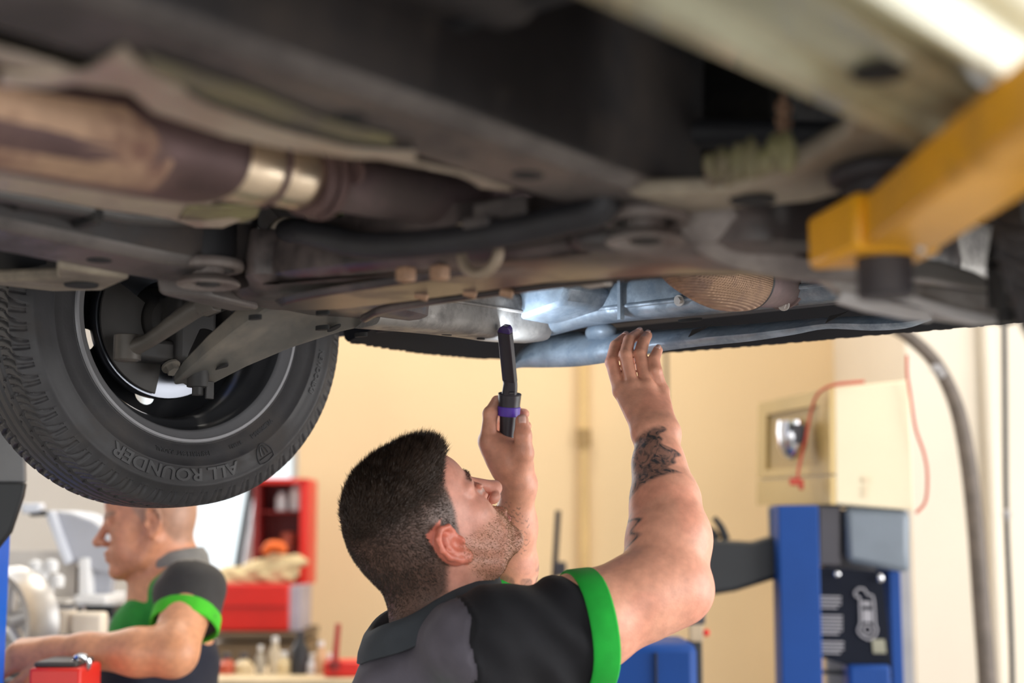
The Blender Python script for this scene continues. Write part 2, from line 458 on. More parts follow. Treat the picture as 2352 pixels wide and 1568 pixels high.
# rear tab of the shield
b = MB()
tab = [Ch(x, y, 0.335) for x, y in [(930, 335), (1010, 350), (1100, 362), (1105, 375), (1078, 398), (1040, 402), (985, 392), (950, 365)]]
b.plate(tab, (0, 0, 0.004)); b.build('shield_tab', m_shield, shield, bevel=0.001)
b = MB()
tab = [Ch(x, y, 0.318) for x, y in [(470, 425), (520, 418), (575, 430), (588, 447), (565, 466), (520, 466), (470, 452)]]
b.plate(tab, (0, 0, 0.004)); b.build('shield_tab', m_shield, shield, bevel=0.001)
tab = [Ch(x, y, 0.325) for x, y in [(430, 478), (600, 474), (590, 500), (560, 512), (410, 505)]]
b = MB(); b.plate(tab, (0, 0, 0.004)); b.build('shield_tab', m_olive, shield, bevel=0.001)

tab = [Ch(x, y, 0.301) for x, y in [(0, 183), (110, 186), (205, 172), (248, 140), (280, 117), (312, 140), (345, 165), (440, 205), (470, 238), (640, 305), (800, 345), (950, 352), (955, 366), (820, 362), (640, 338), (520, 312), (440, 285), (370, 262), (318, 224), (272, 186), (230, 180), (120, 200), (0, 199)]]
def strip(lo, up, d):
    b = MB(); b.loft([[u, l, l + V(d), u + V(d)] for u, l in zip(up, lo)]); return b
up = [(0, 176), (110, 180), (200, 168), (245, 140), (280, 117), (312, 140), (345, 165), (440, 205), (470, 238), (640, 305), (800, 343), (955, 352)]
lo = [(0, 200), (110, 203), (205, 188), (250, 186), (280, 196), (318, 228), (352, 258), (440, 288), (520, 314), (650, 342), (810, 364), (955, 366)]
strip([Ch(x, y, 0.298) for x, y in lo], [Ch(x, y, 0.298) for x, y in up], (0, 0, 0.004)).build('shield_fold', m_shield, shield)
up = [(330, 135), (420, 165), (560, 210), (740, 278), (900, 322)]; lo = [(345, 165), (440, 208), (560, 260), (740, 318), (905, 336)]
strip([Ch(x, y, 0.2965) for x, y in lo], [Ch(x, y, 0.2965) for x, y in up], (0, 0, 0.003)).build('olive_flange', mat('olive_rail_flange', (0.20, 0.18, 0.095), 0.5, var=0.25, scale=9, dirt=(0.12, 0.10, 0.085), dirt_amt=0.5, dirt_scale=7), shield)
up = [(425, 206), (470, 226), (640, 282), (800, 325), (950, 338)]; lo = [(432, 216), (470, 236), (640, 296), (800, 337), (950, 346)]
strip([Ch(x, y, 0.2955) for x, y in lo], [Ch(x, y, 0.2955) for x, y in up], (0, 0, 0.002)).build('shield_slot', m_hole, shield)
ex = thing('exhaust', None, None); ex.parent = car
ex['label'] = 'heat stained exhaust pipe'
RC = 0.05
def Ex(px, py, r=RC): return Cr(px, py, r)
cat_pts = [(RC, -1.35, 0.318), (RC, -0.9, 0.322), (RC, -0.60, 0.329)]
prof = lambda w, h: (lambda t: sup_section(32, w, h, 2.3))
b = MB(); b.tube([V((RC, -1.35, 0.318)), V((RC, -1.0, 0.322)), V((RC, -0.72, 0.327)), V((RC, -0.62, 0.329)), V((RC, -0.578, 0.330)), V((RC, -0.565, 0.330))],
                 [1, 1, 1, 0.97, 0.88, 0.62], up=(0, 0, 1), sect=prof(0.118, 0.094), smooth=4)
cv = b.build('catalytic_converter', m_cat, ex)
b = MB()   # pale stamped skin on its lower side
loops = []
for i in range(25):
    s = -1.34 + 0.68 * i / 24
    hh = 0.318 + 0.009 * (s + 1.35) / 0.7
    w = min(1.0, (24 - i) / 3 + 0.45)
    L = []
    for k in range(13):
        a = math.radians(-78 + (88 * w) * k / 12 + 6 * math.sin(s * 17))
        L.append(V((RC + 0.0605 * math.cos(a), s, hh + 0.0488 * math.sin(a))))
    loops.append(L)
b.loft(loops, caps=False, closed=False)
o = b.build('rusted_skin', m_catrust, ex)
b = MB(); b.tube([V((RC, -0.57, 0.330)), V((RC, -0.545, 0.331)), V((RC, -0.522, 0.332)), V((RC, -0.515, 0.332))], [0.036, 0.0375, 0.036, 0.033], n=32, smooth=4)
b.tube([V((RC, -0.513, 0.332)), V((RC, -0.500, 0.333)), V((RC, -0.478, 0.334)), V((RC, -0.468, 0.334))], [0.033, 0.0345, 0.034, 0.031], n=32, smooth=4)
b.build('inlet_cone', m_steel, ex)
b = MB(); b.ring(V((RC, -0.516, 0.332)), (0, 1, 0), 0.034, 0.004, 40, 8); b.build('weld_bead', m_cat, ex)
b = MB()
for ds, rr in ((-0.462, 0.040), (-0.447, 0.041)):
    b.tube([V((RC, ds - 0.006, 0.334)), V((RC, ds + 0.006, 0.335))], [rr, rr], n=36, smooth=1)
b.bolt((RC - 0.045, -0.44, 0.335), (0, 1, 0)); b.bolt((RC + 0.045, -0.44, 0.335), (0, 1, 0))
b.build('flange', m_cat, ex, bevel=0.002)
b = MB(); b.tube([V((RC, -0.45, 0.335)), V((RC, -0.36, 0.340)), V((RC + 0.002, -0.27, 0.348)), V((RC + 0.01, -0.20, 0.362)), V((RC + 0.01, -0.10, 0.385)), V((RC, 0.05, 0.39)), V((RC, 0.15, 0.37)), V((RC, 0.20, 0.350))],
                 [0.0305, 0.0305, 0.0305, 0.0305, 0.031, 0.031, 0.031, 0.031], n=28, smooth=6)
b.build('front_pipe', m_pipe, ex)
b = MB(); b.tube([V((RC, 0.19, 0.354)), V((RC, 0.22, 0.346)), V((RC, 0.30, 0.333)), V((RC, 0.37, 0.337)), V((RC, 0.385, 0.338))], [0.034, 0.042, 0.045, 0.043, 0.035], n=40, smooth=6)
m_braid = mat('woven_copper_braid', (0.42, 0.27, 0.18), 0.45, metal=0.7, var=0.15, scale=20, dirt=(0.25, 0.15, 0.11), dirt_amt=0.35, dirt_scale=16)
nt = m_braid.node_tree; tcn = nt.nodes.new('ShaderNodeTexCoord'); wv = nt.nodes.new('ShaderNodeTexWave'); wv.inputs['Scale'].default_value = 90; wv.inputs['Distortion'].default_value = 1.5
wv2 = nt.nodes.new('ShaderNodeTexWave'); wv2.inputs['Scale'].default_value = 110; wv2.bands_direction = 'Z'
mm = nt.nodes.new('ShaderNodeMath'); mm.operation = 'MULTIPLY'; bp = nt.nodes.new('ShaderNodeBump'); bp.inputs['Distance'].default_value = 0.004; bp.inputs['Strength'].default_value = 0.9
mpn = nt.nodes.new('ShaderNodeMapping'); mpn.inputs['Rotation'].default_value = (0, 0, 0.9)
nt.links.new(tcn.outputs['Object'], mpn.inputs['Vector']); nt.links.new(mpn.outputs['Vector'], wv.inputs['Vector']); nt.links.new(tcn.outputs['Object'], wv2.inputs['Vector'])
nt.links.new(wv.outputs['Fac'], mm.inputs[0]); nt.links.new(wv2.outputs['Fac'], mm.inputs[1]); nt.links.new(mm.outputs['Value'], bp.inputs['Height'])
nt.links.new(bp.outputs['Normal'], nt.nodes['Principled BSDF'].inputs['Normal'])
b.build('flexible_joint', m_braid, ex)
b = MB(); b.ring(V((RC, 0.378, 0.338)), (0, 1, 0.02), 0.040, 0.0035, 40, 8); b.build('clamp_band', m_black, ex)
b = MB(); b.tube([V((RC, 0.38, 0.338)), V((RC, 0.46, 0.345)), V((RC, 0.54, 0.36)), V((RC, 0.60, 0.40)), V((RC, 0.62, 0.48))], [0.037, 0.036, 0.034, 0.034, 0.034], n=28)
b.ring(V((RC, 0.475, 0.347)), (0, 1, 0.1), 0.036, 0.004, 36, 8)
b.build('down_pipe', m_pipe, ex)

# ---- brake and fuel lines along the left rail
b = MB()
b.tube([V((-0.27, -1.5, 0.325)), V((-0.27, -0.62, 0.335)), V((-0.255, -0.50, 0.34)), V((-0.25, -0.40, 0.345))], 0.007, n=10)
b.build('brake_line', m_black, car)
b = MB()
b.tube([V((-0.235, -1.5, 0.322)), V((-0.235, -0.60, 0.332)), V((-0.23, -0.45, 0.335)), V((-0.20, -0.33, 0.352))], 0.010, n=12)
b.build('fuel_line', mat('grey_fuel_line', (0.09, 0.085, 0.085), 0.4, metal=0.3), car)
b = MB(); b.tube([V((-0.252, -0.60, 0.333)), V((-0.252, -0.52, 0.336))], 0.014, n=14, smooth=1); b.box((-0.25, -0.515, 0.334), (0.05, 0.012, 0.036)); b.build('line_clip', m_knuckle, car, bevel=0.002)

# ---- subframe
def plan_loft(b, outline, hb, ht, inset=0.012):
    """pressed box: bottom outline smaller, rolled edge"""
    n = len(outline); cx = sum(p[0] for p in outline) / n; cy = sum(p[1] for p in outline) / n
    def ring(k, h, f):
        out = []
        for p in outline:
            z = h if not callable(h) else h(p)
            out.append(V((cx + (p[0] - cx) * f, cy + (p[1] - cy) * f, z)))
        return out
    return ring
def smooth_outline(pts, n=5):
    P = list(pts); Q = [np.array(p, float) for p in P]; out = []; m = len(Q)
    for i in range(m):
        p0, p1, p2, p3 = Q[i - 1], Q[i], Q[(i + 1) % m], Q[(i + 2) % m]
        for k in range(n):
            t = k / n
            out.append(0.5 * ((2 * p1) + (-p0 + p2) * t + (2 * p0 - 5 * p1 + 4 * p2 - p3) * t * t + (-p0 + 3 * p1 - 3 * p2 + p3) * t ** 3))
    return out
half = [(0.0, -0.285), (0.10, -0.285), (0.20, -0.275), (0.225, -0.270), (0.245, -0.285), (0.268, -0.275), (0.30, -0.245), (0.335, -0.215), (0.365, -0.205), (0.415, -0.19), (0.455, -0.10), (0.475, 0.0),
        (0.475, 0.09), (0.455, 0.135), (0.40, 0.145), (0.345, 0.125), (0.325, 0.04), (0.30, -0.045), (0.24, -0.095), (0.12, -0.105)]
full = half + [(-x, y) for x, y in reversed(half[1:])]
full.append((0.0, -0.105)); full = full[:20] + [(0.0, -0.105)] + full[20:-1]
so = smooth_outline(full, 3)
def subring(h, sh):
    # offset along outward normal by -sh
    out = []; m = len(so)
    for i in range(m):
        t = so[(i + 1) % m] - so[i - 1]; L = math.hypot(t[0], t[1]) or 1
        nx, ny = t[1] / L, -t[0] / L
        z = h - 0.03 * so[i][0] + (0.004 if so[i][0] < 0 else -0.004) * min(1, abs(so[i][0]) / 0.2)
        out.append(V((so[i][0] - nx * sh, so[i][1] - ny * sh, z)))
    return out
b = MB(); b.loft([subring(0.340, 0.010), subring(0.338, 0.002), subring(0.300, -0.004), subring(0.282, -0.002), subring(0.275, 0.008), subring(0.272, 0.018)])
sub = b.build('subframe', m_sub, car)
b = MB()   # rolled flange bead along the front edge, raised pan in the middle
b.tube([V((-0.29, -0.055, 0.268)), V((-0.20, -0.092, 0.270)), V((0, -0.100, 0.271)), V((0.20, -0.092, 0.270)), V((0.29, -0.055, 0.268))], 0.006, n=10)
b.build('front_bead', m_sub, sub)
b = MB(); o2 = smooth_outline([(-0.30, -0.20), (-0.22, -0.235), (0, -0.24), (0.22, -0.235), (0.30, -0.20), (0.25, -0.135), (0, -0.125), (-0.25, -0.135)], 4)
b.loft([[V((p[0], p[1], 0.274)) for p in o2], [V((p[0] * 0.97, -0.18 + (p[1] + 0.18) * 0.85, 0.266)) for p in o2]])
b.build('raised_pan', m_sub, sub, bevel=0.002)
for sg in (1, -1):
    # rear bush stack
    c = Ch(478, 652, 0.281) if sg < 0 else Ch(1483, 553, 0.263)
    c.z = c.z - 0.2475
    b = MB(); b.cyl(c + V((0, 0, 0.272)), c + V((0, 0, 0.372)), 0.033, n=32)
    bu = b.build('mounting_bush', m_blackpl, car, bevel=0.004)
    b = MB(); b.lathe([(0.276, 0.030), (0.276, 0.041), (0.270, 0.0435), (0.264, 0.041), (0.264, 0.030)], 40, Matrix.Translation(c), axis='Z', closed=True)
    b.lathe([(0.259, 0.018), (0.255, 0.030), (0.250, 0.0365), (0.247, 0.039), (0.244, 0.0365), (0.247, 0.026), (0.251, 0.018)], 40, Matrix.Translation(c), axis='Z', closed=True)
    b.cyl(c + V((0, 0, 0.248)), c + V((0, 0, 0.27)), 0.019, n=24)
    b.build('bush_washer', mat('worn_washer_steel', (0.30, 0.275, 0.26), 0.4, metal=0.4, var=0.2, scale=20, dirt=(0.14, 0.11, 0.10), dirt_amt=0.3), bu, bevel=0.0012)
    MB().bolt(c + V((0, 0, 0.2475)), (0, 0, -1), 0.010, 0.003).build('bush_bolt', m_knuckle, bu)
    # arm bracket strut rising from the bush to the rail
    b = MB(); b.hexa([V((sg * 0.40, -0.31, 0.280)), V((sg * 0.445, -0.16, 0.280)), V((sg * 0.40, -0.14, 0.280)), V((sg * 0.37, -0.25, 0.280))],
                     [V((sg * 0.395, -0.335, 0.365)), V((sg * 0.43, -0.22, 0.372)), V((sg * 0.40, -0.20, 0.372)), V((sg * 0.375, -0.28, 0.365))])
    if sg < 0: b.build('bracket', m_rail, sub, bevel=0.006)
    # oval drain slots
    for (r, s, a, w) in ((0.39, -0.16, 0.012, 0.006), (0.40, -0.03, 0.013, 0.006), (0.29, -0.13, 0.012, 0.006), (0.415, 0.06, 0.012, 0.006)):
        L = [V((sg * r + a * math.cos(t * 0.4), s + w * math.sin(t * 0.4), 0.2640)) for t in range(16)]
        MB().plate(L, (0, 0, 0.006)).build('drain_slot', m_hole, sub)
# nuts, clips, tow loop on the subframe
for px, py in ((932, 630), (1010, 626)):
    c = Ch(px, py, 0.262); MB().box(c, (0.017, 0.017, 0.016)).build('retaining_clip', m_rust, sub, bevel=0.003)
for px, py in ((1066, 668), (1150, 668), (955, 674)):
    c = Ch(px, py, 0.268); MB().tube([c, c + V((0.012, 0.008, -0.004))], 0.006, n=10, smooth=1).build('weld_nut', m_rust, sub)
b = MB(); c = Cs(1103, 572, -0.292)
b.tube([c + V((0.026 * math.cos(a), 0, 0.026 * math.sin(a))) for a in [math.pi * (0.0 - t / 10) for t in range(11)]], 0.006, n=10, smooth=2)
b.tube([c + V((0.026, 0, 0)), c + V((0.026, 0, 0.03))], 0.006, n=10); b.tube([c + V((-0.026, 0, 0)), c + V((-0.026, 0, 0.03))], 0.006, n=10)
b.build('tow_loop', mat('sandy_steel_loop', (0.30, 0.235, 0.175), 0.5, metal=0.4, var=0.2), sub)
b = MB()
for px, py, w in ((1370, 655, 0.03), ):
    c = Ch(px, py, 0.268); b.box(c, (0.032, 0.018, 0.003)); b.box(c + V((0.015, 0, 0.006)), (0.003, 0.018, 0.014)); b.box(c + V((-0.015, 0, 0.006)), (0.003, 0.018, 0.014))
b.build('clip_bracket', m_armr, sub, bevel=0.001)

lf_ = [(1552, 462), (1560, 520), (1605, 578), (1700, 618), (1850, 642), (2010, 655)]; rt_ = [(1672, 462), (1732, 530), (1790, 575), (1860, 597), (1950, 607), (2015, 615)]
dep_ = [1.36, 1.37, 1.38, 1.385, 1.39, 1.39]
LP = crom([(*a_, *c_, d_) for a_, c_, d_ in zip(lf_, rt_, dep_)], 4)
b = MB(); b.loft([[C(q[0], q[1], q[4]), C(q[0] + 8, q[1] - 5, q[4] - 0.015).lerp(C(q[2], q[3], q[4]), 0.3), C(q[2] - 6, q[3] - 2, q[4] - 0.012), C(q[2], q[3], q[4] + 0.004), C(q[2], q[3], q[4] + 0.04), C(q[0], q[1], q[4] + 0.04)] for q in LP])
b.build('swept_bracket', mat('pale_dusty_bracket', (0.34, 0.30, 0.28), 0.42, metal=0.2, var=0.2, scale=9, dirt=(0.17, 0.145, 0.14), dirt_amt=0.4, dirt_scale=8), sub, angle=60)

# ---- anti-roll bar
SB = -0.335
bar = [Cs(640, 532, -0.20), Cs(680, 530, -0.30), Cs(740, 540, SB), Cs(830, 562, SB), Cs(960, 560, SB), Cs(1130, 540, SB), Cs(1280, 508, SB), Cs(1390, 470, SB), V((0.30, -0.33, 0.345)), V((0.36, -0.28, 0.36)), V((0.50, -0.15, 0.36))]
b = MB(); b.tube(bar, 0.0145, n=18, smooth=6); ab = b.build('anti_roll_bar', m_black, car)
b = MB(); c = Cs(655, 532, -0.25); d = (bar[2] - bar[0]).normalized(); b.tube([c - d * 0.012, c + d * 0.010], [0.0185, 0.0185], n=24, smooth=1); b.build('bar_bushing', m_shield, ab, bevel=0.002)
b = MB(); c = Cs(1105, 512, SB - 0.005); b.box(c + V((0, 0.03, 0.012)), (0.07, 0.008, 0.035)); b.box(c, (0.035, 0.02, 0.012)); b.build('bar_bracket', m_rail, ab, bevel=0.003)

# ---- engine, gearbox and dark bay filling
eng = thing('engine', None, None); eng.parent = car
b = MB(); b.box((0.12, 0.14, 0.52), (0.44, 0.34, 0.30)); b.box((0.12, 0.10, 0.41), (0.26, 0.22, 0.10)); b.build('engine_block', m_engine, eng, bevel=0.02)
b = MB(); b.tube([V((-0.08, 0.12, 0.50)), V((-0.2, 0.12, 0.49)), V((-0.34, 0.12, 0.5))], [0.13, 0.12, 0.08], n=20); b.ring((-0.10, 0.12, 0.5), (1, 0, 0), 0.13, 0.012); b.build('gearbox', m_engine, eng)
random.seed(11)
b = MB()
for k in range(26):
    c = Ch(random.uniform(980, 1420), random.uniform(380, 520), random.uniform(0.385, 0.42)); c.y = max(c.y, -0.27)
    if k % 3: b.box(c, (random.uniform(.015, .05), random.uniform(.01, .03), random.uniform(.012, .03)), Matrix.Rotation(random.random() * 2, 3, 'Z'))
    else: b.tube([c, c + V((random.uniform(-.06, .06), random.uniform(0, .05), random.uniform(-.01, .03)))], random.uniform(.005, .011), n=10)
tag(b.build('linkage_cluster', m_engine, eng, bevel=0.002), kind='stuff')
b = MB(); pl = [Cs(x, y, -0.20) for x, y in [(1062, 512), (1068, 482), (1108, 470), (1205, 452), (1222, 470), (1212, 486), (1142, 492), (1122, 512)]]; b.plate(pl, (0, 0.02, 0)); b.build('mount_bracket', mat('mauve_bracket', (0.17, 0.135, 0.125), 0.45, var=0.2, scale=12), eng, bevel=0.004)
b = MB(); b.tube([Cs(1180, 400, -0.16), Cs(1260, 430, -0.15), Cs(1330, 470, -0.14), Cs(1390, 478, -0.12)], 0.012, n=12); b.build('coolant_hose', m_black, eng)
for px, py in ((1145, 405), (1225, 418), (1290, 405), (1350, 430)):
    MB().bolt(Cs(px, py, -0.17), (0.3, -1, -0.3), 0.010, 0.012).build('engine_bolt', m_armr if px == 1350 else m_engine, eng)
b = MB(); c = Ch(1085, 437, 0.38); b.tube([c, c + V((-0.03, 0.0, -0.004))], 0.008, n=12); b.ball(c, 0.011); b.build('sensor_tip', m_armr, eng)
b = MB(); pl = [Cs(x, y, -0.22) for x, y in [(722, 462), (762, 462), (762, 515), (745, 510)]]; b.plate(pl, (0.0, 0.01, 0)); 
for k in range(4):
    b.box(Cs(772, 470 + 12 * k, -0.22), (0.02, 0.008, 0.004))
b.build('green_bracket', mat('green_plastic', (0.12, 0.17, 0.06), 0.5), eng)
b = MB(); b.box((0.0, 0.25, 0.96), (1.2, 1.1, 0.02)); b.build('bonnet_liner', m_dark, car)

# ---- chassis leg, front crossmembers
def boxpath(b, pts, w, h, e=5.0, n=20, smooth=6, scale=None):
    b.tube(pts, scale or 1.0, up=(0, 0, 1), sect=lambda t: sup_section(n, w, h, e), smooth=smooth)
for sg in (1, -1):
    b = MB()
    pth = [(-0.40, 0.05, 0.315), (-0.385, 0.16, 0.318), (-0.39, 0.28, 0.322), (-0.405, 0.36, 0.325), (-0.40, 0.44, 0.330)]
    boxpath(b, [V((-sg * p[0], p[1], p[2])) if sg > 0 else V(p) for p in pth], 0.085, 0.078)
    leg = b.build('chassis_leg', m_leg, car)
    for (s, w) in ((0.10, .011), (0.22, .010), (0.30, .007), (0.36, .010)):
        L = [V(((0.392 if sg > 0 else -0.392) + 0.006 * math.cos(t * 0.4), s + w * math.sin(t * 0.4), 0.2785 + 0.012 * (s - 0.05))) for t in range(16)]
        MB().plate(L, (0, 0, 0.004)).build('drain_slot', m_hole, leg)
    b = MB()
    ss = 0.0436
    b.tube([V(((0.392 - 0.0405 if sg > 0 else -0.392 + 0.0405), 0.07, 0.325)), V(((0.385 - 0.042 if sg > 0 else -0.385 + 0.042), 0.2, 0.325)), V(((0.40 - .042 if sg > 0 else -0.40 + 0.042), 0.36, 0.33))], 0.0035, n=8)
    b.build('weld_seam', m_leg, leg)
b = MB()
cm = [(-0.41, 0.40, 0.325), (-0.385, 0.455, 0.335), (-0.335, 0.488, 0.350), (-0.26, 0.50, 0.354), (-0.1, 0.505, 0.352), (0.1, 0.505, 0.350), (0.26, 0.50, 0.350), (0.335, 0.488, 0.348), (0.385, 0.455, 0.335), (0.41, 0.40, 0.325)]
boxpath(b, [V(p) for p in cm], 0.075, 0.066, e=4)
xm = b.build('crossmember', m_galv, car)
b = MB(); b.tube([V((-0.36, 0.437, 0.332)), V((-0.30, 0.462, 0.338)), V((-0.1, 0.466, 0.338)), V((0.2, 0.465, 0.336))], 0.004, n=8)
b.box((-0.235, 0.462, 0.35), (0.006, 0.012, 0.068))
b.build('weld_seam', m_galv, xm)
for px, py in ((1595, 672), (1800, 700), (1690, 698), (1560, 690)):
    MB().bolt(Cs(px, py, 0.463), (0, -1, -0.2), 0.006, 0.006).build('crossmember_bolt', m_armr, xm)
hb = MB()
for px, py in ((1585, 738),):
    c = Cs(px, py, 0.48); hb.plate([c + V((0.022 * math.cos(t * .4), 0.008 * math.sin(t * .4), 0)) for t in range(16)], (0, 0, 0.004))
hb.build('drain_hole', m_hole, xm)
# gearbox mount block behind the crossmember
b = MB()
bl = [Cs(1050, 660, 0.36), Cs(1075, 728, 0.36), Cs(1180, 735, 0.36), Cs(1290, 700, 0.38), Cs(1310, 655, 0.38), Cs(1250, 620, 0.36)]
b.plate(bl, (0.02, 0.09, 0)); b.build('mount_block', m_galv, car, bevel=0.008)
b = MB(); b.plate([Cs(930, 690, 0.30), Cs(1040, 712, 0.30), Cs(1055, 668, 0.30), Cs(990, 655, 0.30)], (-0.02, 0.06, 0.01)); b.build('inner_bracket', m_leg, car, bevel=0.004)
# tongue: lower radiator support
b = MB()
SP = [(1180, 838, 10, .54), (1200, 822, 22, .55), (1250, 805, 39, .55), (1330, 801, 40, .55), (1420, 793, 35, .55), (1500, 784, 26, .55), (1600, 774, 22, .55), (1720, 764, 20, .55), (1820, 752, 17, .55), (1900, 742, 13, .555), (2000, 742, 17, .56), (2080, 738, 16, .565), (2140, 728, 7, .57)]
loops = []
P5 = crom([(x, y, hh, s) for x, y, hh, s in SP], 4)
for x, y, hh, s in P5:
    top = Cs(x, y - hh, s + 0.02); bot = Cs(x, y + hh, s - 0.03); mid = Cs(x, y + hh * 0.1, s - 0.045); bk = Cs(x, y, s + 0.05); tf = Cs(x, y - hh * 0.7, s - 0.02); bb = Cs(x, y + hh * 0.9, s + 0.02)
    loops.append([bot, bot.lerp(mid, 0.55) + V((0, -0.006, 0)), mid, mid.lerp(tf, 0.6) + V((0, -0.003, 0)), tf, top, bk, bb])
b.loft(loops)
tg = b.build('lower_radiator_support', m_galv, car, angle=60)
for px, py, s in ((1590, 757, .50), (1905, 725, .505)):
    c = Cs(px, py, s); d = Cs(px + 45, py - 12, s) - c; e = Cs(px - 8, py + 14, s) - c
    MB().plate([c, c + d * 0.5 + e * 0.1, c + d, c + d * .9 + e * .2, c + d * .35 + e * .8, c + e * 1.2], (0, 0.002, 0)).build('cut_out', m_hole, tg)
b = MB(); c = Cs(1380, 757, 0.53); b.ball(c + V((0, 0, -0.004)), (0.03, 0.02, 0.016), 20, 10); b.build('support_boss', m_galv, tg)
b = MB(); b.box((-0.1, 0.60, 0.40), (1.1, 0.03, 0.12)); b.box((0, 0.66, 0.52), (0.9, 0.05, 0.36)); b.build('radiator', m_dark, car, bevel=0.004)

# ---- bumper
bp_ = [(-0.765, 0.36, 0.315), (-0.765, 0.48, 0.312), (-0.75, 0.60, 0.310), (-0.70, 0.70, 0.308), (-0.60, 0.775, 0.308), (-0.42, 0.825, 0.309), (-0.2, 0.85, 0.310), (0.0, 0.855, 0.311)]
bp_ = bp_ + [(-x, y, z) for x, y, z in reversed(bp_[:-1])]
P = [V(q) for q in crom(bp_, 4)]
loops = []
N = len(P)
for i, p in enumerate(P):
    t = (P[min(i + 1, N - 1)] - P[max(0, i - 1)]); nrm = V((-t.y, t.x, 0)).normalized()
    if nrm.dot(V((p.x, p.y, 0))) < 0: nrm = -nrm
    i_ = -nrm
    loops.append([p + i_ * 0.15 + V((0, 0, 0.046)), p + i_ * 0.05 + V((0, 0, 0.010)), p + i_ * 0.004 + V((0, 0, -0.002)), p + nrm * 0.004 + V((0, 0, 0.004)), p + nrm * 0.03 + V((0, 0, 0.12)), p + nrm * 0.03 + V((0, 0, 0.32)), p + i_ * 0.08 + V((0, 0, 0.36)),
                  p + i_ * 0.09 + V((0, 0, 0.34)), p + nrm * 0.015 + V((0, 0, 0.30)), p + nrm * 0.014 + V((0, 0, 0.12)), p + i_ * 0.05 + V((0, 0, 0.02)), p + i_ * 0.15 + V((0, 0, 0.055))])
b = MB(); b.loft(loops); b.build('front_bumper', m_bumper, car)
b = MB(); random.seed(5)
for i in range(N - 1):
    for k in range(3):
        q = P[i].lerp(P[i + 1], random.random()); b.ball(q + V((0, 0, -0.001)), (0.004 + random.random() * 0.008, 0.004, 0.0016), 8, 6)
tag(b.build('edge_scuffs', m_bumper, car), kind='stuff')

# ---- upper body shell
secs = []
for s, zt, wt, zsh in [(0.84, 0.62, 0.55, 0.55), (0.70, 0.86, 0.70, 0.72), (0.30, 0.98, 0.72, 0.80), (-0.25, 1.04, 0.72, 0.84), (-0.75, 1.42, 0.58, 0.90), (-1.4, 1.52, 0.56, 0.92), (-2.4, 1.46, 0.55, 0.92), (-3.0, 1.05, 0.60, 0.88), (-3.35, 0.85, 0.6, 0.7)]:
    zb = max(0.42, zsh - 0.3)
    secs.append([V((-0.84, s, zb)), V((-0.86, s, zsh - 0.1)), V((-0.82, s, zsh)), V((-wt, s, zt - 0.06)), V((-wt * 0.8, s, zt)), V((0, s, zt + 0.02)), V((wt * 0.8, s, zt)), V((wt, s, zt - 0.06)), V((0.82, s, zsh)), V((0.86, s, zsh - 0.1)), V((0.84, s, zb))])
b = MB(); b.loft(secs, caps=False, closed=False)
o = b.build('body_shell', mat('pale_green_gloss', (0.55, 0.57, 0.45), 0.25, var=0.03, coat=0.5), car)
o.modifiers.new('thickness', 'SOLIDIFY').thickness = 0.01
for sg in (1, -1):
    # side panels with wheel arch
    lo = []; hi = []
    for i in range(60):
        s = -3.2 + 3.58 * i / 59
        z = 0.33 if s < -0.6 else 0.40
        for c0 in (0.0, -2.45):
            d = s - c0
            if abs(d) < 0.38: z = max(z, 0.40 + math.sqrt(0.38 ** 2 - d * d) * 0.85)
        lo.append(V((sg * 0.83, s, z))); hi.append(V((sg * 0.845, s, 0.75)))
    b = MB(); b.loft([lo, hi], caps=False, closed=False)
    o = b.build('side_panel', MATS['pale_green_gloss'], car); o.modifiers.new('thickness', 'SOLIDIFY').thickness = 0.008
    b = MB()
    loops = []
    for i in range(25):
        a = math.radians(-8 + 196 * i / 24)
        loops.append([V((sg * r, 0.385 * math.cos(a), 0.38 + 0.38 * math.sin(a))) for r in (0.83, 0.55)])
    b.loft(loops, caps=False, closed=False)
    o = b.build('arch_liner', m_dark, car); o.modifiers.new('thickness', 'SOLIDIFY').thickness = 0.006
    b = MB(); b.box((sg * 0.535, 0.12, 0.72), (0.03, 0.75, 0.50)); b.build('inner_wing', m_dark, car)
    b = MB(); b.tube([V((sg * 0.60, -0.03, 0.40)), V((sg * 0.58, -0.05, 0.85))], [0.03, 0.06], n=20, smooth=1); b.build('strut', m_dark, car)
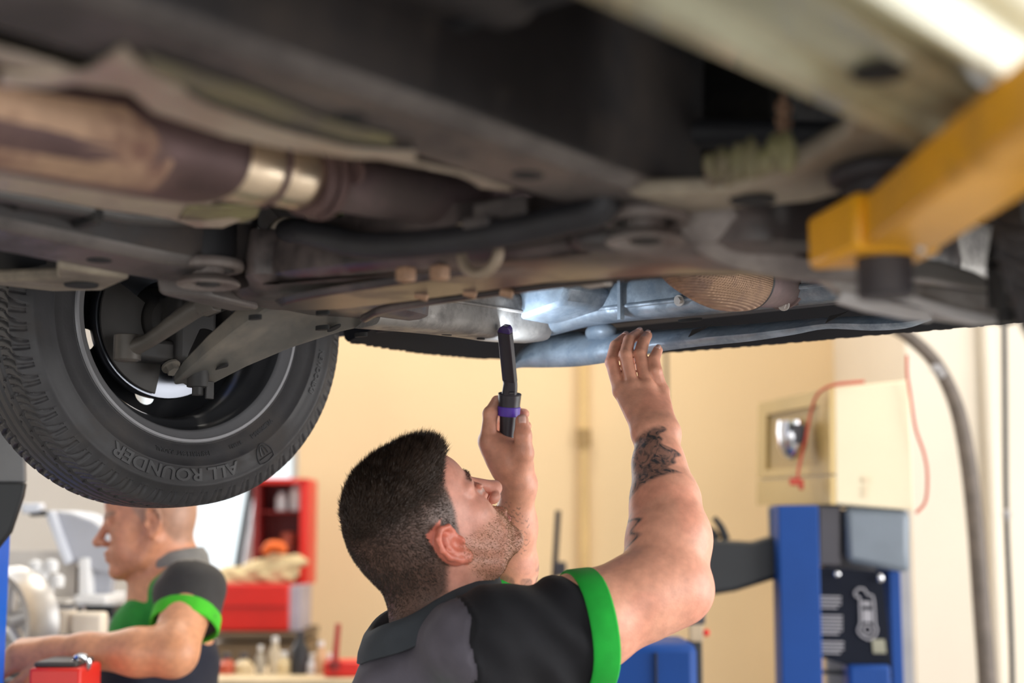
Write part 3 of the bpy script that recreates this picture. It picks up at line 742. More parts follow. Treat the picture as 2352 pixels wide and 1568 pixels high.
# ================================================================ wheels
TR, TWH = 0.298, 0.0925     # tyre radius, half width
def tyre_mesh():
    NT = 1320; pitch = 66
    # tread stations then sidewalls, inner side is +x
    xs = np.concatenate([np.linspace(-0.086, -0.040, 14)[:-1], np.linspace(-0.040, 0.040, 40)[:-1], np.linspace(0.040, 0.086, 26)])
    def crown(x):
        a = np.abs(x) / 0.086
        return TR - 0.004 * a ** 2 - 0.016 * np.clip((a - 0.86) / 0.14, 0, 1) ** 2
    side = [(0.0890, 0.2745), (0.0915, 0.268), (0.0935, 0.2665), (0.0945, 0.263), (0.0938, 0.2605), (0.0943, 0.252), (0.0948, 0.244), (0.0942, 0.2365), (0.0949, 0.2355), (0.0948, 0.2335), (0.0940, 0.2325), (0.0920, 0.220), (0.0890, 0.209), (0.0868, 0.2025), (0.0862, 0.201), (0.0868, 0.1995), (0.0845, 0.196), (0.080, 0.1915), (0.072, 0.187)]
    th = np.arange(NT) * 2 * np.pi / NT
    X, T = np.meshgrid(xs, th)
    R = crown(X)
    dep = np.zeros_like(X)
    for xg, w in ((0.036, 0.0032), (0.012, 0.0026), (-0.012, 0.0026), (-0.036, 0.0032)):
        dep = np.maximum(dep, 0.0065 * np.clip(1.6 - np.abs(X - xg) / w * 1.0, 0, 1))
    pt = 2 * np.pi / pitch
    def slot(lo, hi, off, curve, w, d, sgn=1):
        u = np.clip((sgn * X - lo) / (hi - lo), 0, 1)
        c = off * pt + curve(u)
        ph = (T - c + pt / 2) % pt - pt / 2
        m = ((sgn * X >= lo) & (sgn * X <= hi)) * np.clip(1.7 - np.abs(ph) * TR / w, 0, 1)
        return d * m
    for sgn in (1, -1):
        dep = np.maximum(dep, slot(0.041, 0.074, 0.0, lambda u: 0.035 * u ** 2 + 0.004 * u, 0.0026, 0.0055, sgn))
        dep = np.maximum(dep, slot(0.043, 0.068, 0.5, lambda u: 0.020 * u ** 2, 0.0013, 0.003, sgn))
        dep = np.maximum(dep, slot(0.064, 0.088, 0.5, lambda u: 0.015 + 0.075 * u, 0.0015, 0.0035, sgn))
        dep = np.maximum(dep, slot(0.076, 0.088, 0.12, lambda u: 0.045 + 0.012 * u, 0.0024, 0.005, sgn))
    dep = np.maximum(dep, slot(0.026, 0.0345, 0.3, lambda u: -0.03 * u, 0.0014, 0.0035))
    dep = np.maximum(dep, slot(0.016, 0.022, 0.7, lambda u: -0.02 * u, 0.0013, 0.003))
    dep = np.maximum(dep, slot(0.026, 0.0345, 0.3, lambda u: 0.03 * u, 0.0014, 0.0035, -1))
    R = R - dep
    prof_in = np.array(side); prof_out = np.array([(-a, r) for a, r in side[::-1]])
    def rows(pf): return np.repeat(pf[None, :, 0], NT, 0), np.repeat(pf[None, :, 1], NT, 0)
    xo, ro = rows(prof_out); xi, ri = rows(prof_in)
    XX = np.concatenate([xo, X, xi], 1); RR = np.concatenate([ro, R, ri], 1)
    n = XX.shape[1]
    co = np.stack([XX, RR * np.cos(T[:, :1]), RR * np.sin(T[:, :1])], -1).reshape(-1, 3)
    i = np.arange(NT)[:, None]; j = np.arange(n - 1)[None, :]
    a = i * n + j; b_ = i * n + j + 1; c = ((i + 1) % NT) * n + j + 1; d = ((i + 1) % NT) * n + j
    fs = np.stack([a, b_, c, d], -1).reshape(-1, 4)
    me = bpy.data.meshes.new('tyre'); me.from_pydata(co.tolist(), [], fs.tolist())
    me.materials.append(m_tyre)
    me.polygons.foreach_set('use_smooth', [True] * len(me.polygons)); me.set_sharp_from_angle(angle=math.radians(42))
    return me
def rim_mesh():
    prof = [(0.072, 0.186), (0.082, 0.196), (0.0865, 0.1985), (0.0895, 0.1965), (0.089, 0.1925), (0.084, 0.189), (0.079, 0.1815), (0.074, 0.1775), (0.058, 0.1745), (0.046, 0.171), (0.038, 0.162), (0.028, 0.157), (0.0, 0.155), (-0.02, 0.157), (-0.045, 0.163), (-0.06, 0.171), (-0.075, 0.180), (-0.085, 0.197), (-0.082, 0.199), (-0.07, 0.186)]
    b = MB(); b.lathe(prof, 120)
    me = bpy.data.meshes.new('wheel'); me.from_pydata(b.v, [], b.f)
    return me
def disc_mesh():
    """pressed steel centre with ten vent holes"""
    NR, NT2 = 60, 480
    vs = []; fs = []
    def z(r):
        t = (r - 0.03) / (0.158 - 0.03)
        return -0.030 - 0.030 * math.sin(math.pi * min(1, max(0, t)) * 0.9) + 0.012 * t
    for i in range(NR + 1):
        r = 0.03 + (0.159 - 0.03) * i / NR
        for k in range(NT2):
            a = 2 * math.pi * k / NT2; vs.append((z(r), r * math.cos(a), r * math.sin(a)))
    for i in range(NR):
        rm = 0.03 + (0.159 - 0.03) * (i + .5) / NR
        for k in range(NT2):
            a = 2 * math.pi * (k + .5) / NT2
            skip = False
            for h in range(5):
                ah = HOLE_A + 2 * math.pi * h / 5
                dy, dz = rm * math.cos(a) - HOLE_R * math.cos(ah), rm * math.sin(a) - HOLE_R * math.sin(ah)
                if dy * dy + dz * dz < 0.0165 ** 2: skip = True
            if not skip: fs.append((i * NT2 + k, i * NT2 + (k + 1) % NT2, (i + 1) * NT2 + (k + 1) % NT2, (i + 1) * NT2 + k))
    used = sorted({i for f in fs for i in f})
    for i in used:
        x_, y_, z_ = vs[i]
        for h in range(5):
            ah = HOLE_A + 2 * math.pi * h / 5; cy, cz = HOLE_R * math.cos(ah), HOLE_R * math.sin(ah)
            d = math.hypot(y_ - cy, z_ - cz)
            if 1e-6 < d < 0.0178: vs[i] = (x_, cy + (y_ - cy) * 0.0172 / d if d < 0.0172 else y_, cz + (z_ - cz) * 0.0172 / d if d < 0.0172 else z_)
    me = bpy.data.meshes.new('wheel_centre'); me.from_pydata(vs, [], fs)
    return me
LC = Vector((-0.805, -0.004, 0.314))
STEER = -6.0
def wheel_matrix(sg):
    if sg < 0: return Matrix.Translation(LC) @ Matrix.Rotation(math.radians(STEER), 4, 'Z')
    return Matrix.Translation((0.797, 0.0, 0.314)) @ Matrix.Rotation(math.radians(180 - 15), 4, 'Z')
def ang_of(px, py, xp=0.093):
    """polar angle and radius on a plane of the left wheel for a pixel"""
    Mi = (CAR @ wheel_matrix(-1)).inverted(); o = Mi @ Vector((0, 0, CAM_Z)); d = Mi.to_3x3() @ ray(px, py)
    t = (xp - o.x) / d.x; p = o + d * t
    return math.atan2(p.z, p.y), math.hypot(p.y, p.z)
HOLE_A, HOLE_R = ang_of(331, 905, -0.052)
HOLE_R = min(HOLE_R, 0.137)

tyre_me = tyre_mesh(); rim_me = rim_mesh(); disc_me = disc_mesh()
def smoothify(me, m, ang=40):
    bm = bmesh.new(); bm.from_mesh(me); bmesh.ops.remove_doubles(bm, verts=bm.verts, dist=1e-6); bmesh.ops.recalc_face_normals(bm, faces=bm.faces); bm.to_mesh(me); bm.free()
    me.materials.append(m); me.polygons.foreach_set('use_smooth', [True] * len(me.polygons)); me.set_sharp_from_angle(angle=math.radians(ang))
smoothify(rim_me, m_rim)
rim_me.materials.append(mat('bright_rim_lip', (0.34, 0.34, 0.36), 0.35, metal=0.4, var=0.1, scale=14))
for p_ in rim_me.polygons:
    if p_.center.x > 0.072 and math.hypot(p_.center.y, p_.center.z) > 0.176: p_.material_index = 1
smoothify(disc_me, m_rimdark)

def text_polys(txt, size, extrude, offset=0.0):
    cu = bpy.data.curves.new('t', 'FONT'); cu.body = txt; cu.size = size; cu.extrude = extrude; cu.align_x = 'CENTER'; cu.offset = offset; cu.resolution_u = 3
    o = bpy.data.objects.new('t', cu); COL.objects.link(o)
    dg = bpy.context.evaluated_depsgraph_get()
    me = bpy.data.meshes.new_from_object(o.evaluated_get(dg))
    v = [tuple(p.co) for p in me.vertices]; f = [tuple(p.vertices) for p in me.polygons]
    bpy.data.objects.remove(o); bpy.data.curves.remove(cu); bpy.data.meshes.remove(me)
    return v, f
def side_x(r):
    pts = [(0.2665, 0.0935), (0.2605, 0.0938), (0.244, 0.0948), (0.2355, 0.0945), (0.220, 0.0920), (0.209, 0.0890), (0.2025, 0.0868)]
    for (r1, x1), (r0, x0) in zip(pts, pts[1:]):
        if r0 <= r <= r1: return x0 + (x1 - x0) * (r - r0) / (r1 - r0)
    return 0.09
def arc_text(b, txt, size, r_base, ang, top_out=True, raise_=0.0009, spread=1.0):
    """wrap raised text on the inner sidewall; ang = direction of its middle"""
    v, f = text_polys(txt, size, raise_, size * 0.028)
    vs = []
    for x, y, z in v:
        r = r_base + y
        a = ang + (-x if top_out else x) / (r_base + size * 0.35) * spread
        vs.append((side_x(r) + (0.0005 if z > 0 else -0.001) + max(0, z), r * math.cos(a), r * math.sin(a)))
    b.add(vs, f)

for sg in (-1, 1):
    w = bpy.data.objects.new('wheel', rim_me); COL.objects.link(w); w.parent = car; w.matrix_local = wheel_matrix(sg)
    w['label'] = 'grey steel wheel rim'
    t = bpy.data.objects.new('tyre', tyre_me); COL.objects.link(t); t.parent = w
    c = bpy.data.objects.new('wheel_centre', disc_me); COL.objects.link(c); c.parent = w
    if sg < 0:
        b = MB()
        a_all = ang_of(405, 1060)[0]
        arc_text(b, 'ALL ROUNDER', 0.0265, 0.2385, a_all, spread=1.28, raise_=0.0012)
        b.build('sidewall_lettering', mat('worn_raised_rubber', (0.05, 0.05, 0.055), 0.45, var=0.1), w, smooth=False)
        for tx, sz, rb, pq in (('185/65R14 86T  RADIAL', 0.0095, 0.212, (425, 1010)), ('WLS80865-1', 0.0095, 0.212, (597, 975)), ('3.NR12', 0.008, 0.212, (537, 1003)), ('NEWOO-8X8', 0.013, 0.243, (718, 850))):
            b = MB(); arc_text(b, tx, sz, rb, ang_of(*pq)[0], raise_=0.0008); b.build('small_lettering', MATS['worn_raised_rubber'], w, smooth=False)
        # shield emblem
        b = MB(); a0 = ang_of(603, 1035)[0]; r0 = 0.2475
        def sh(u, v_, z=0.0):
            r = r0 + v_; a = a0 - u / r0
            return V((side_x(r) + z, r * math.cos(a), r * math.sin(a)))
        outl = [(-0.014, -0.015), (0, -0.018), (0.014, -0.015), (0.015, -0.002), (0.010, 0.010), (0, 0.017), (-0.010, 0.010), (-0.015, -0.002)]
        pts = [sh(u, -v_ * 0.9, 0.001) for u, v_ in outl]
        b.tube(pts + [pts[0]], 0.0011, n=6, smooth=3)
        b.tube([sh(-0.013, 0.008, 0.001), sh(0.013, 0.008, 0.001)], 0.001, n=6, smooth=1)
        for u in (-0.007, 0.0, 0.007): b.tube([sh(u, 0.004, 0.001), sh(u * 0.8, -0.006, 0.001), sh(u * 0.3, -0.012, 0.001)], 0.0012, n=6, smooth=2)
        b.build('shield_emblem', MATS['worn_raised_rubber'], w)
    # hub, brake
    b = MB(); b.lathe([(-0.012, 0.06), (-0.012, 0.1235), (-0.010, 0.125), (0.008, 0.125), (0.010, 0.1235), (0.010, 0.112), (0.0105, 0.1), (0.010, 0.065), (-0.01, 0.06)], 96)
    b.build('brake_disc', m_disc, w)
    b = MB()
    a0, a1 = ((math.radians(195), math.radians(262)) if sg < 0 else (math.radians(300), math.radians(345)))
    loops = []
    for k in range(24):
        a = math.radians(150) + math.radians(110) * k / 23
        if sg > 0: a = math.pi - a
        loops.append([V((x, r * math.cos(a), r * math.sin(a))) for x, r in ((0.016, 0.05), (0.018, 0.09), (0.016, 0.119), (0.014, 0.1205), (0.013, 0.05))])
    b.loft(loops); b.build('dust_guard', m_guard, w)
    b = MB(); b.lathe([(0.03, 0.0), (0.03, 0.032), (0.0, 0.045), (-0.03, 0.062), (-0.034, 0.0)], 40)
    b.box((0.045, 0.015 , -0.015), (0.07, 0.07, 0.11)); b.box((0.045, -0.04, -0.055), (0.045, 0.10, 0.035)); b.box((0.05, 0.03, -0.085), (0.05, 0.06, 0.03))
    b.build('knuckle', m_knuckle, w, bevel=0.008)
    b = MB(); b.tube([V((0.03, 0.115 * math.cos(a), 0.115 * math.sin(a))) for a in [math.radians(-25 + 12 * k) for k in range(7)]], [0.03, 0.034, 0.036, 0.036, 0.036, 0.034, 0.03], n=14); b.build('brake_caliper', m_knuckle, w)
    MB().bolt((0.085, 0.035, -0.045), (1, 0.1, -0.1), 0.011, 0.010).build('knuckle_bolt', m_arm, w); MB().bolt((0.06, -0.02, -0.078), (0.6, 0.1, -0.8), 0.010, 0.012).build('knuckle_bolt', m_arm, w)

    # ---- control arm (pressed), with ball joint
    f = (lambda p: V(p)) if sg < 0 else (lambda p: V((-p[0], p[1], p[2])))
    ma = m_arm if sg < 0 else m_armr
    st = [((-0.405, -0.085, 0.298), (-0.395, 0.085, 0.286), 0.030), ((-0.45, -0.095, 0.288), (-0.44, 0.045, 0.272), 0.034), ((-0.50, -0.105, 0.262), (-0.495, -0.005, 0.247), 0.034), ((-0.55, -0.115, 0.232), (-0.545, -0.045, 0.220), 0.030), ((-0.60, -0.118, 0.205), (-0.595, -0.065, 0.197), 0.024), ((-0.635, -0.108, 0.196), (-0.632, -0.078, 0.192), 0.014)]
    loops = []
    for a, c_, hgt in st:
        a, c_ = f(a), f(c_)
        up = V((0, 0, hgt)); mid = (a + c_) / 2
        loops.append([a, a.lerp(c_, 0.12) - up * 0.06, mid + up * 0.22, a.lerp(c_, 0.88) - up * 0.06, c_, c_ + up * 0.95, c_.lerp(a, 0.25) + up * 1.05, a.lerp(c_, 0.25) + up * 1.05, a + up * 0.95])
    LL = []
    m_ = len(loops[0])
    for i in range(len(loops) - 1):
        for k in range(4):
            LL.append([loops[i][j].lerp(loops[i + 1][j], k / 4) for j in range(m_)])
    LL.append(loops[-1])
    b = MB(); b.loft(LL)
    if sg > 0:
        def sheet(bb, poly, Y0, dep, dy=0.0):
            q_ = [C(x, y, Y0 + dy * (x - 1900) / 400.0) for x, y in poly]; return bb.plate(q_, CARI.to_3x3() @ V((0, dep, 0)))
        b = sheet(MB(), [(1880, 628), (1990, 640), (2150, 652), (2285, 668), (2296, 735), (2240, 738), (2140, 724), (2020, 700), (1935, 668)], 1.40, 0.03, -0.02)
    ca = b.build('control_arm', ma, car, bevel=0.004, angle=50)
    if sg > 0:
        m_fl = mat('bright_arm_flange', (0.62, 0.60, 0.60), 0.4, metal=0.2, var=0.12, scale=12)
        sheet(MB(), [(1936, 664), (2030, 690), (2140, 712), (2142, 737), (2080, 730), (1990, 712), (1924, 692)], 1.375, 0.012, -0.02).build('arm_flange', m_fl, ca, bevel=0.002)
        sheet(MB(), [(2008, 654), (2100, 676), (2200, 706), (2296, 726), (2302, 741), (2245, 744), (2180, 726), (2090, 696), (2004, 672)], 1.372, 0.012, -0.02).build('arm_flange', m_fl, ca, bevel=0.002)
        sheet(MB(), [(1960, 592), (2060, 588), (2160, 596), (2240, 622), (2284, 648), (2290, 672), (2230, 660), (2140, 640), (2040, 632), (1960, 632)], 1.43, 0.02, -0.02).build('arm_web', mat('dull_arm_web', (0.36, 0.34, 0.32), 0.42, metal=0.2, var=0.25, scale=10), ca, bevel=0.004)
        continue_arm = False
    for q in () if sg > 0 else ((-0.43, 0.02, 0.2755), (-0.565, -0.075, 0.2195)):
        c0 = f(q); MB().plate([c0 + V((0.013 * math.cos(t * .4), 0.006 * math.sin(t * .4), 0.004 * math.cos(t * .4) * (1 if sg < 0 else -1))) for t in range(16)], (0, 0, -0.0022)).build('arm_hole', m_hole, ca)
    b = MB(); c0 = f((-0.598, -0.092, 0.20)); b.cyl(c0 + V((0, 0, -0.010)), c0 + V((0, 0, 0.03)), 0.016, n=20); b.cyl(c0 + V((0, 0, -0.022)), c0, 0.009, n=6)
    b.box(c0 + V((0.012, 0.012, -0.014)), (0.004, 0.014, 0.026)); b.tube([c0 + V((0, 0, 0.03)), c0 + V((0, 0.02, 0.07))], 0.017, n=16)
    b.build('ball_joint', m_knuckle, ca, bevel=0.001)
    # tie rod
    b = MB(); p = [V((-0.36, -0.15, 0.325)), V((-0.44, -0.165, 0.302)), V((-0.49, -0.178, 0.288)), V((-0.525, -0.188, 0.270)), V((-0.57, -0.20, 0.246)), V((-0.605, -0.21, 0.236))] if sg < 0 else [V((0.36, -0.05, 0.345)), V((0.44, -0.055, 0.335)), V((0.52, -0.06, 0.325)), V((0.60, -0.07, 0.30))]
    b.tube(p, [0.011, 0.012, 0.014, 0.013, 0.011, 0.015][:len(p)] if sg < 0 else 0.012, n=14)
    e = p[-1]; b.cyl(e + V((0, 0, -0.016)), e + V((0, 0, 0.02)), 0.019, n=20); b.lathe([(-0.018, 0.0), (-0.018, 0.014), (-0.015, 0.0165)], 20, Matrix.Translation(e), axis='Z')
    if sg < 0:
        b.tube([V((-0.462, -0.171, 0.296)), V((-0.485, -0.177, 0.290))], 0.0175, n=6, smooth=1)
    b.build('tie_rod', mat('dull_tie_rod', (0.075, 0.066, 0.058), 0.45, metal=0.2, var=0.3, scale=20), car, bevel=0.001)
    # drive shaft with ribbed boots
    b = MB(); q = [f((-0.30, 0.03, 0.42)), f((-0.45, 0.02, 0.385)), f((-0.56, 0.01, 0.355)), f((-0.70, 0.0, 0.325))]
    b.tube(q, 0.013, n=14, smooth=1); ds = b.build('drive_shaft', m_knuckle, car)
    b = MB(); d = (q[3] - q[1]).normalized(); pts = []; rr = []
    for k in range(17):
        t = k / 16; pts.append(q[1].lerp(q[3], 0.35 + 0.35 * t)); rr.append(0.020 + 0.026 * t + (0.004 if k % 2 else 0))
    b.tube(pts, rr, n=24, smooth=2); b.build('shaft_boot', m_blackpl, ds)
# ribbed steering gaiter seen on the right
b = MB(); a = C(1700, 478, 1.62); c = C(1905, 492, 1.50); pts = []; rr = []
for k in range(27):
    pts.append(a.lerp(c, k / 26)); rr.append(0.021 - 0.004 * k / 26 + (0.0028 if k % 2 else 0))
b.tube(pts, rr, n=28, smooth=2); b.build('steering_gaiter', m_black, car)
b = MB(); b.box(C(1842, 570, 1.55), (0.028, 0.02, 0.06)); b.build('drop_link', m_armr, car, bevel=0.003)

# ================================================================ the lift that holds the car
m_yel = mat('amber_lift_paint', (0.90, 0.42, 0.012), 0.40, var=0.10, scale=7, dirt=(0.55, 0.27, 0.04), dirt_amt=0.12, dirt_scale=9)
m_pad = mat('dark_rubber_pad', (0.035, 0.030, 0.034), 0.55, var=0.2)
m_blue = mat('royal_blue_lift_paint', (0.004, 0.050, 0.24), 0.5, var=0.12, scale=3, spec=0.25)
def wchild(o, root):
    o.parent = root; o.matrix_parent_inverse = root.matrix_basis.inverted(); return o
LX, LY = 0.36, -0.62
lift = thing('car_lift', 'amber lift arm with dark rubber pad holding the car at right', 'lift', (LX, LY, 0.0))
HB = CAM_Z + 0.220; HT = CAM_Z + 0.262
b = MB(); b.hexa([V((0.288, 1.175, HB)), V((0.353, 1.165, HB)), V((0.362, -0.5, HB)), V((0.300, -0.5, HB))], [V((0.288, 1.175, HT)), V((0.353, 1.165, HT)), V((0.362, -0.5, HT)), V((0.300, -0.5, HT))])
arm = wchild(b.build('swing_arm', m_yel, None, bevel=0.004), lift)
b = MB(); b.hexa([V((0.262, 1.245, HB - 0.002)), V((0.352, 1.225, HB - 0.002)), V((0.357, 1.16, HB - 0.002)), V((0.280, 1.14, HB - 0.002))], [V((0.262, 1.245, HT + 0.004)), V((0.352, 1.225, HT + 0.004)), V((0.357, 1.16, HT + 0.004)), V((0.280, 1.14, HT + 0.004))])
wchild(b.build('arm_end', m_yel, None, bevel=0.006), lift)
pc = W(2032, 600, 1.185)
b = MB(); b.cyl((pc.x, pc.y, HB - 0.036), (pc.x, pc.y, HB + 0.004), 0.0235, n=40); wchild(b.build('screw_hub', m_pad, None, bevel=0.003), lift)
b = MB(); b.cyl((pc.x, pc.y, HT), (pc.x, pc.y, HT + 0.03), 0.030, n=36); b.cyl((pc.x, pc.y, HT + 0.02), (pc.x, pc.y, HT + 0.034), 0.045, n=36); wchild(b.build('rubber_pad', m_pad, None, bevel=0.004), lift)
b = MB(); b.ball(W(2113, 566, 1.15), 0.0055); b.cyl(W(2113, 566, 1.15), W(2113, 566, 1.16), 0.004); wchild(b.build('grease_nipple', mat('polished_steel', (0.8, 0.8, 0.82), 0.15, metal=1.0), None), lift)
b = MB(); b.box((LX + 0.02, LY - 0.05, CAM_Z + 0.24), (0.26, 0.34, 0.30)); wchild(b.build('carriage', m_yel, None, bevel=0.01), lift)
b = MB(); b.box((LX + 0.05, LY - 0.08, 1.45), (0.22, 0.24, 2.9)); wchild(b.build('post', m_blue, None, bevel=0.01), lift)
b = MB(); b.box((LX + 0.05, LY - 0.08, 0.01), (0.5, 0.5, 0.02)); wchild(b.build('base_plate', m_blue, None, bevel=0.004), lift)
# ================================================================ bodies: smooth signed-distance modelling, meshed with surface nets
f32 = np.float32
def A3(v): return np.array(tuple(v), dtype=f32)
class Prim:
    __slots__ = ('fn', 'c', 'r', 'k', 'sub')
def cone(a, b, r1, r2=None, k=0.012, sub=False):
    a, b = A3(a), A3(b); r2 = r1 if r2 is None else r2
    ba = b - a; L2 = float(ba @ ba) + 1e-12
    p = Prim(); p.k = k; p.sub = sub
    p.c = (a + b) / 2; p.r = math.sqrt(L2) / 2 + max(r1, r2)
    def fn(P):
        d = P - a; t = np.clip((d @ ba) / L2, 0, 1)
        d = d - t[:, None] * ba
        return np.sqrt((d * d).sum(1)) - (r1 + (r2 - r1) * t)
    p.fn = fn
    return p
def ell(c, r, R=None, k=0.012, sub=False):
    """ellipsoid; R = 3x3 whose columns are its axes"""
    c = A3(c); r = A3(r); Rm = np.eye(3, dtype=f32) if R is None else np.array(R, dtype=f32)
    p = Prim(); p.k = k; p.sub = sub; p.c = c; p.r = float(r.max())
    def fn(P):
        q = (P - c) @ Rm
        k0 = np.sqrt(((q / r) ** 2).sum(1)); k1 = np.sqrt(((q / (r * r)) ** 2).sum(1)) + 1e-9
        return k0 * (k0 - 1) / k1
    p.fn = fn
    return p
def ball(c, r, k=0.01, sub=False): return ell(c, (r, r, r), None, k, sub)
def chain(pts, rads, k=0.01):
    return [cone(pts[i], pts[i + 1], rads[i], rads[i + 1], k) for i in range(len(pts) - 1)]
def field(prims, margin=0.05):
    def f(P):
        d = np.full(len(P), 1.0, dtype=f32)
        for p in prims:
            dist2 = ((P - p.c) ** 2).sum(1)
            m = dist2 < (p.r + margin) ** 2
            if not m.any(): continue
            q = p.fn(P[m]); o = d[m]; k = p.k
            if p.sub:
                h = np.clip(0.5 - 0.5 * (o + q) / k, 0, 1); d[m] = o * (1 - h) - q * h + k * h * (1 - h)
            else:
                h = np.clip(0.5 + 0.5 * (o - q) / k, 0, 1); d[m] = o * (1 - h) + q * h - k * h * (1 - h)
        return d
    return f
def surface_nets(f, lo, hi, h, post=None):
    B = 8
    lo = np.array(lo, dtype=np.float64); hi = np.array(hi, dtype=np.float64)
    nb = np.ceil((hi - lo) / (h * B)).astype(int)
    g = np.stack(np.meshgrid(*[np.arange(n) for n in nb], indexing='ij'), -1).reshape(-1, 3)
    cen = (lo + (g + 0.5) * B * h).astype(f32)
    d = f(cen)
    g = g[np.abs(d) < B * h * 0.87 * 1.35]
    ax = np.arange(B + 1)
    loc = np.stack(np.meshgrid(ax, ax, ax, indexing='ij'), -1).reshape(-1, 3)
    idx = (g[:, None, :] * B + loc[None])
    val = np.empty(idx.shape[:2], dtype=f32)
    flat = (lo + idx.reshape(-1, 3) * h).astype(f32); vf = val.reshape(-1)
    CH = 400000
    for i in range(0, len(flat), CH): vf[i:i + CH] = f(flat[i:i + CH])
    val = vf.reshape(-1, B + 1, B + 1, B + 1)
    ins = val < 0
    s = np.zeros((len(g), B, B, B), dtype=np.int8)
    for i in (0, 1):
        for j in (0, 1):
            for k in (0, 1): s += ins[:, i:i + B, j:j + B, k:k + B]
    act = (s > 0) & (s < 8)
    bi, ci, cj, ck = np.nonzero(act)
    base = g[bi] * B + np.stack([ci, cj, ck], -1)
    dims = nb * B + 2
    lin = lambda q: (q[..., 0] * dims[1] + q[..., 1]) * dims[2] + q[..., 2]
    ids = lin(base); order = np.argsort(ids); ids_s = ids[order]
    # vertex positions
    acc = np.zeros((len(bi), 3)); cnt = np.zeros(len(bi))
    cor = [(i, j, k) for i in (0, 1) for j in (0, 1) for k in (0, 1)]
    cv = {c: val[bi, ci + c[0], cj + c[1], ck + c[2]] for c in cor}
    for a in cor:
        for axn in range(3):
            if a[axn] == 0:
                b_ = list(a); b_[axn] = 1; b_ = tuple(b_)
                va, vb = cv[a], cv[b_]; m = (va < 0) != (vb < 0)
                t = np.where(m, va / np.where(m, va - vb, 1), 0)
                pt = np.tile(np.array(a, float), (len(t), 1)); pt[:, axn] += t
                acc[m] += pt[m]; cnt += m
    pos = lo + (base + acc / cnt[:, None]) * h
    inv = np.empty(len(order), int); inv[order] = np.arange(len(order))
    faces = []
    for axn in range(3):
        o1, o2 = [(1, 2), (2, 0), (0, 1)][axn]
        sl0 = [slice(None)] + [slice(0, B)] * 3; sl1 = list(sl0); sl1[axn + 1] = slice(1, B + 1)
        a_, b_ = ins[tuple(sl0)], ins[tuple(sl1)]
        e = np.nonzero(a_ != b_)
        gb = g[e[0]] * B + np.stack(e[1:], -1)
        flip = a_[e]
        quad = []
        ok = np.ones(len(gb), bool)
        for d1, d2 in ((0, 0), (-1, 0), (-1, -1), (0, -1)):
            q = gb.copy(); q[:, o1] += d1; q[:, o2] += d2
            ok &= (q >= 0).all(1)
            l = lin(q); k = np.searchsorted(ids_s, l); k = np.clip(k, 0, len(ids_s) - 1)
            ok &= ids_s[k] == l
            quad.append(order[k])
        Q = np.stack(quad, -1)[ok]; fl = flip[ok]
        Q[~fl] = Q[~fl][:, ::-1]
        faces.append(Q)
    F = np.concatenate(faces)
    return pos, F
def relax(pos, F, it=1, amt=0.5):
    n = len(pos)
    e = np.concatenate([F[:, [0, 1]], F[:, [1, 2]], F[:, [2, 3]], F[:, [3, 0]]]); e = np.concatenate([e, e[:, ::-1]])
    for _ in range(it):
        s = np.zeros_like(pos); c = np.zeros(n)
        np.add.at(c, e[:, 0], 1)
        for a in range(3): s[:, a] = np.bincount(e[:, 0], pos[e[:, 1], a], n)
        pos = pos + amt * (s / np.maximum(c, 1)[:, None] - pos)
    return pos
def np_mesh(name, pos, F, material, parent=None, attrs=None, smooth=True, matidx=None):
    me = bpy.data.meshes.new(name)
    me.vertices.add(len(pos)); me.vertices.foreach_set('co', np.asarray(pos, dtype=f32).ravel())
    k = F.shape[1]
    me.loops.add(F.size); me.loops.foreach_set('vertex_index', F.astype(np.int32).ravel())
    me.polygons.add(len(F)); me.polygons.foreach_set('loop_start', np.arange(0, F.size, k, dtype=np.int32))
    me.update(calc_edges=True)
    for an, (typ, arr) in (attrs or {}).items():
        at = me.attributes.new(an, typ, 'POINT')
        at.data.foreach_set('color' if typ == 'FLOAT_COLOR' else 'value', np.asarray(arr, dtype=f32).ravel())
    for mm in (material if isinstance(material, (list, tuple)) else [material]): me.materials.append(mm)
    if matidx is not None: me.polygons.foreach_set('material_index', np.asarray(matidx, dtype=np.int32))
    if smooth: me.polygons.foreach_set('use_smooth', [True] * len(me.polygons))
    me.validate()
    o = bpy.data.objects.new(name, me); COL.objects.link(o)
    if parent is not None: wchild(o, parent)
    return o
def normals_of(pos, F):
    n = np.cross(pos[F[:, 2]] - pos[F[:, 0]], pos[F[:, 3]] - pos[F[:, 1]])
    out = np.zeros_like(pos)
    for j in range(4):
        for a in range(3): out[:, a] += np.bincount(F[:, j], n[:, a], len(pos))
    return out / (np.linalg.norm(out, axis=1)[:, None] + 1e-12)
def vnoise(P, sc, seed=0):
    """cheap smooth value noise in [0,1]"""
    q = P * sc + seed * 17.13; i = np.floor(q).astype(np.int64); fr = q - i; fr = fr * fr * (3 - 2 * fr)
    out = np.zeros(len(P))
    for a in (0, 1):
        for b_ in (0, 1):
            for c in (0, 1):
                hsh = (i[:, 0] + a) * 374761393 + (i[:, 1] + b_) * 668265263 + (i[:, 2] + c) * 2147483647
                hsh = (hsh ^ (hsh >> 13)) * 1274126177; v = ((hsh ^ (hsh >> 16)) & 0xffff) / 65535.0
                out += v * (fr[:, 0] if a else 1 - fr[:, 0]) * (fr[:, 1] if b_ else 1 - fr[:, 1]) * (fr[:, 2] if c else 1 - fr[:, 2])
    return out
def sstep(a, b, x):
    t = np.clip((x - a) / (b - a), 0, 1); return t * t * (3 - 2 * t)

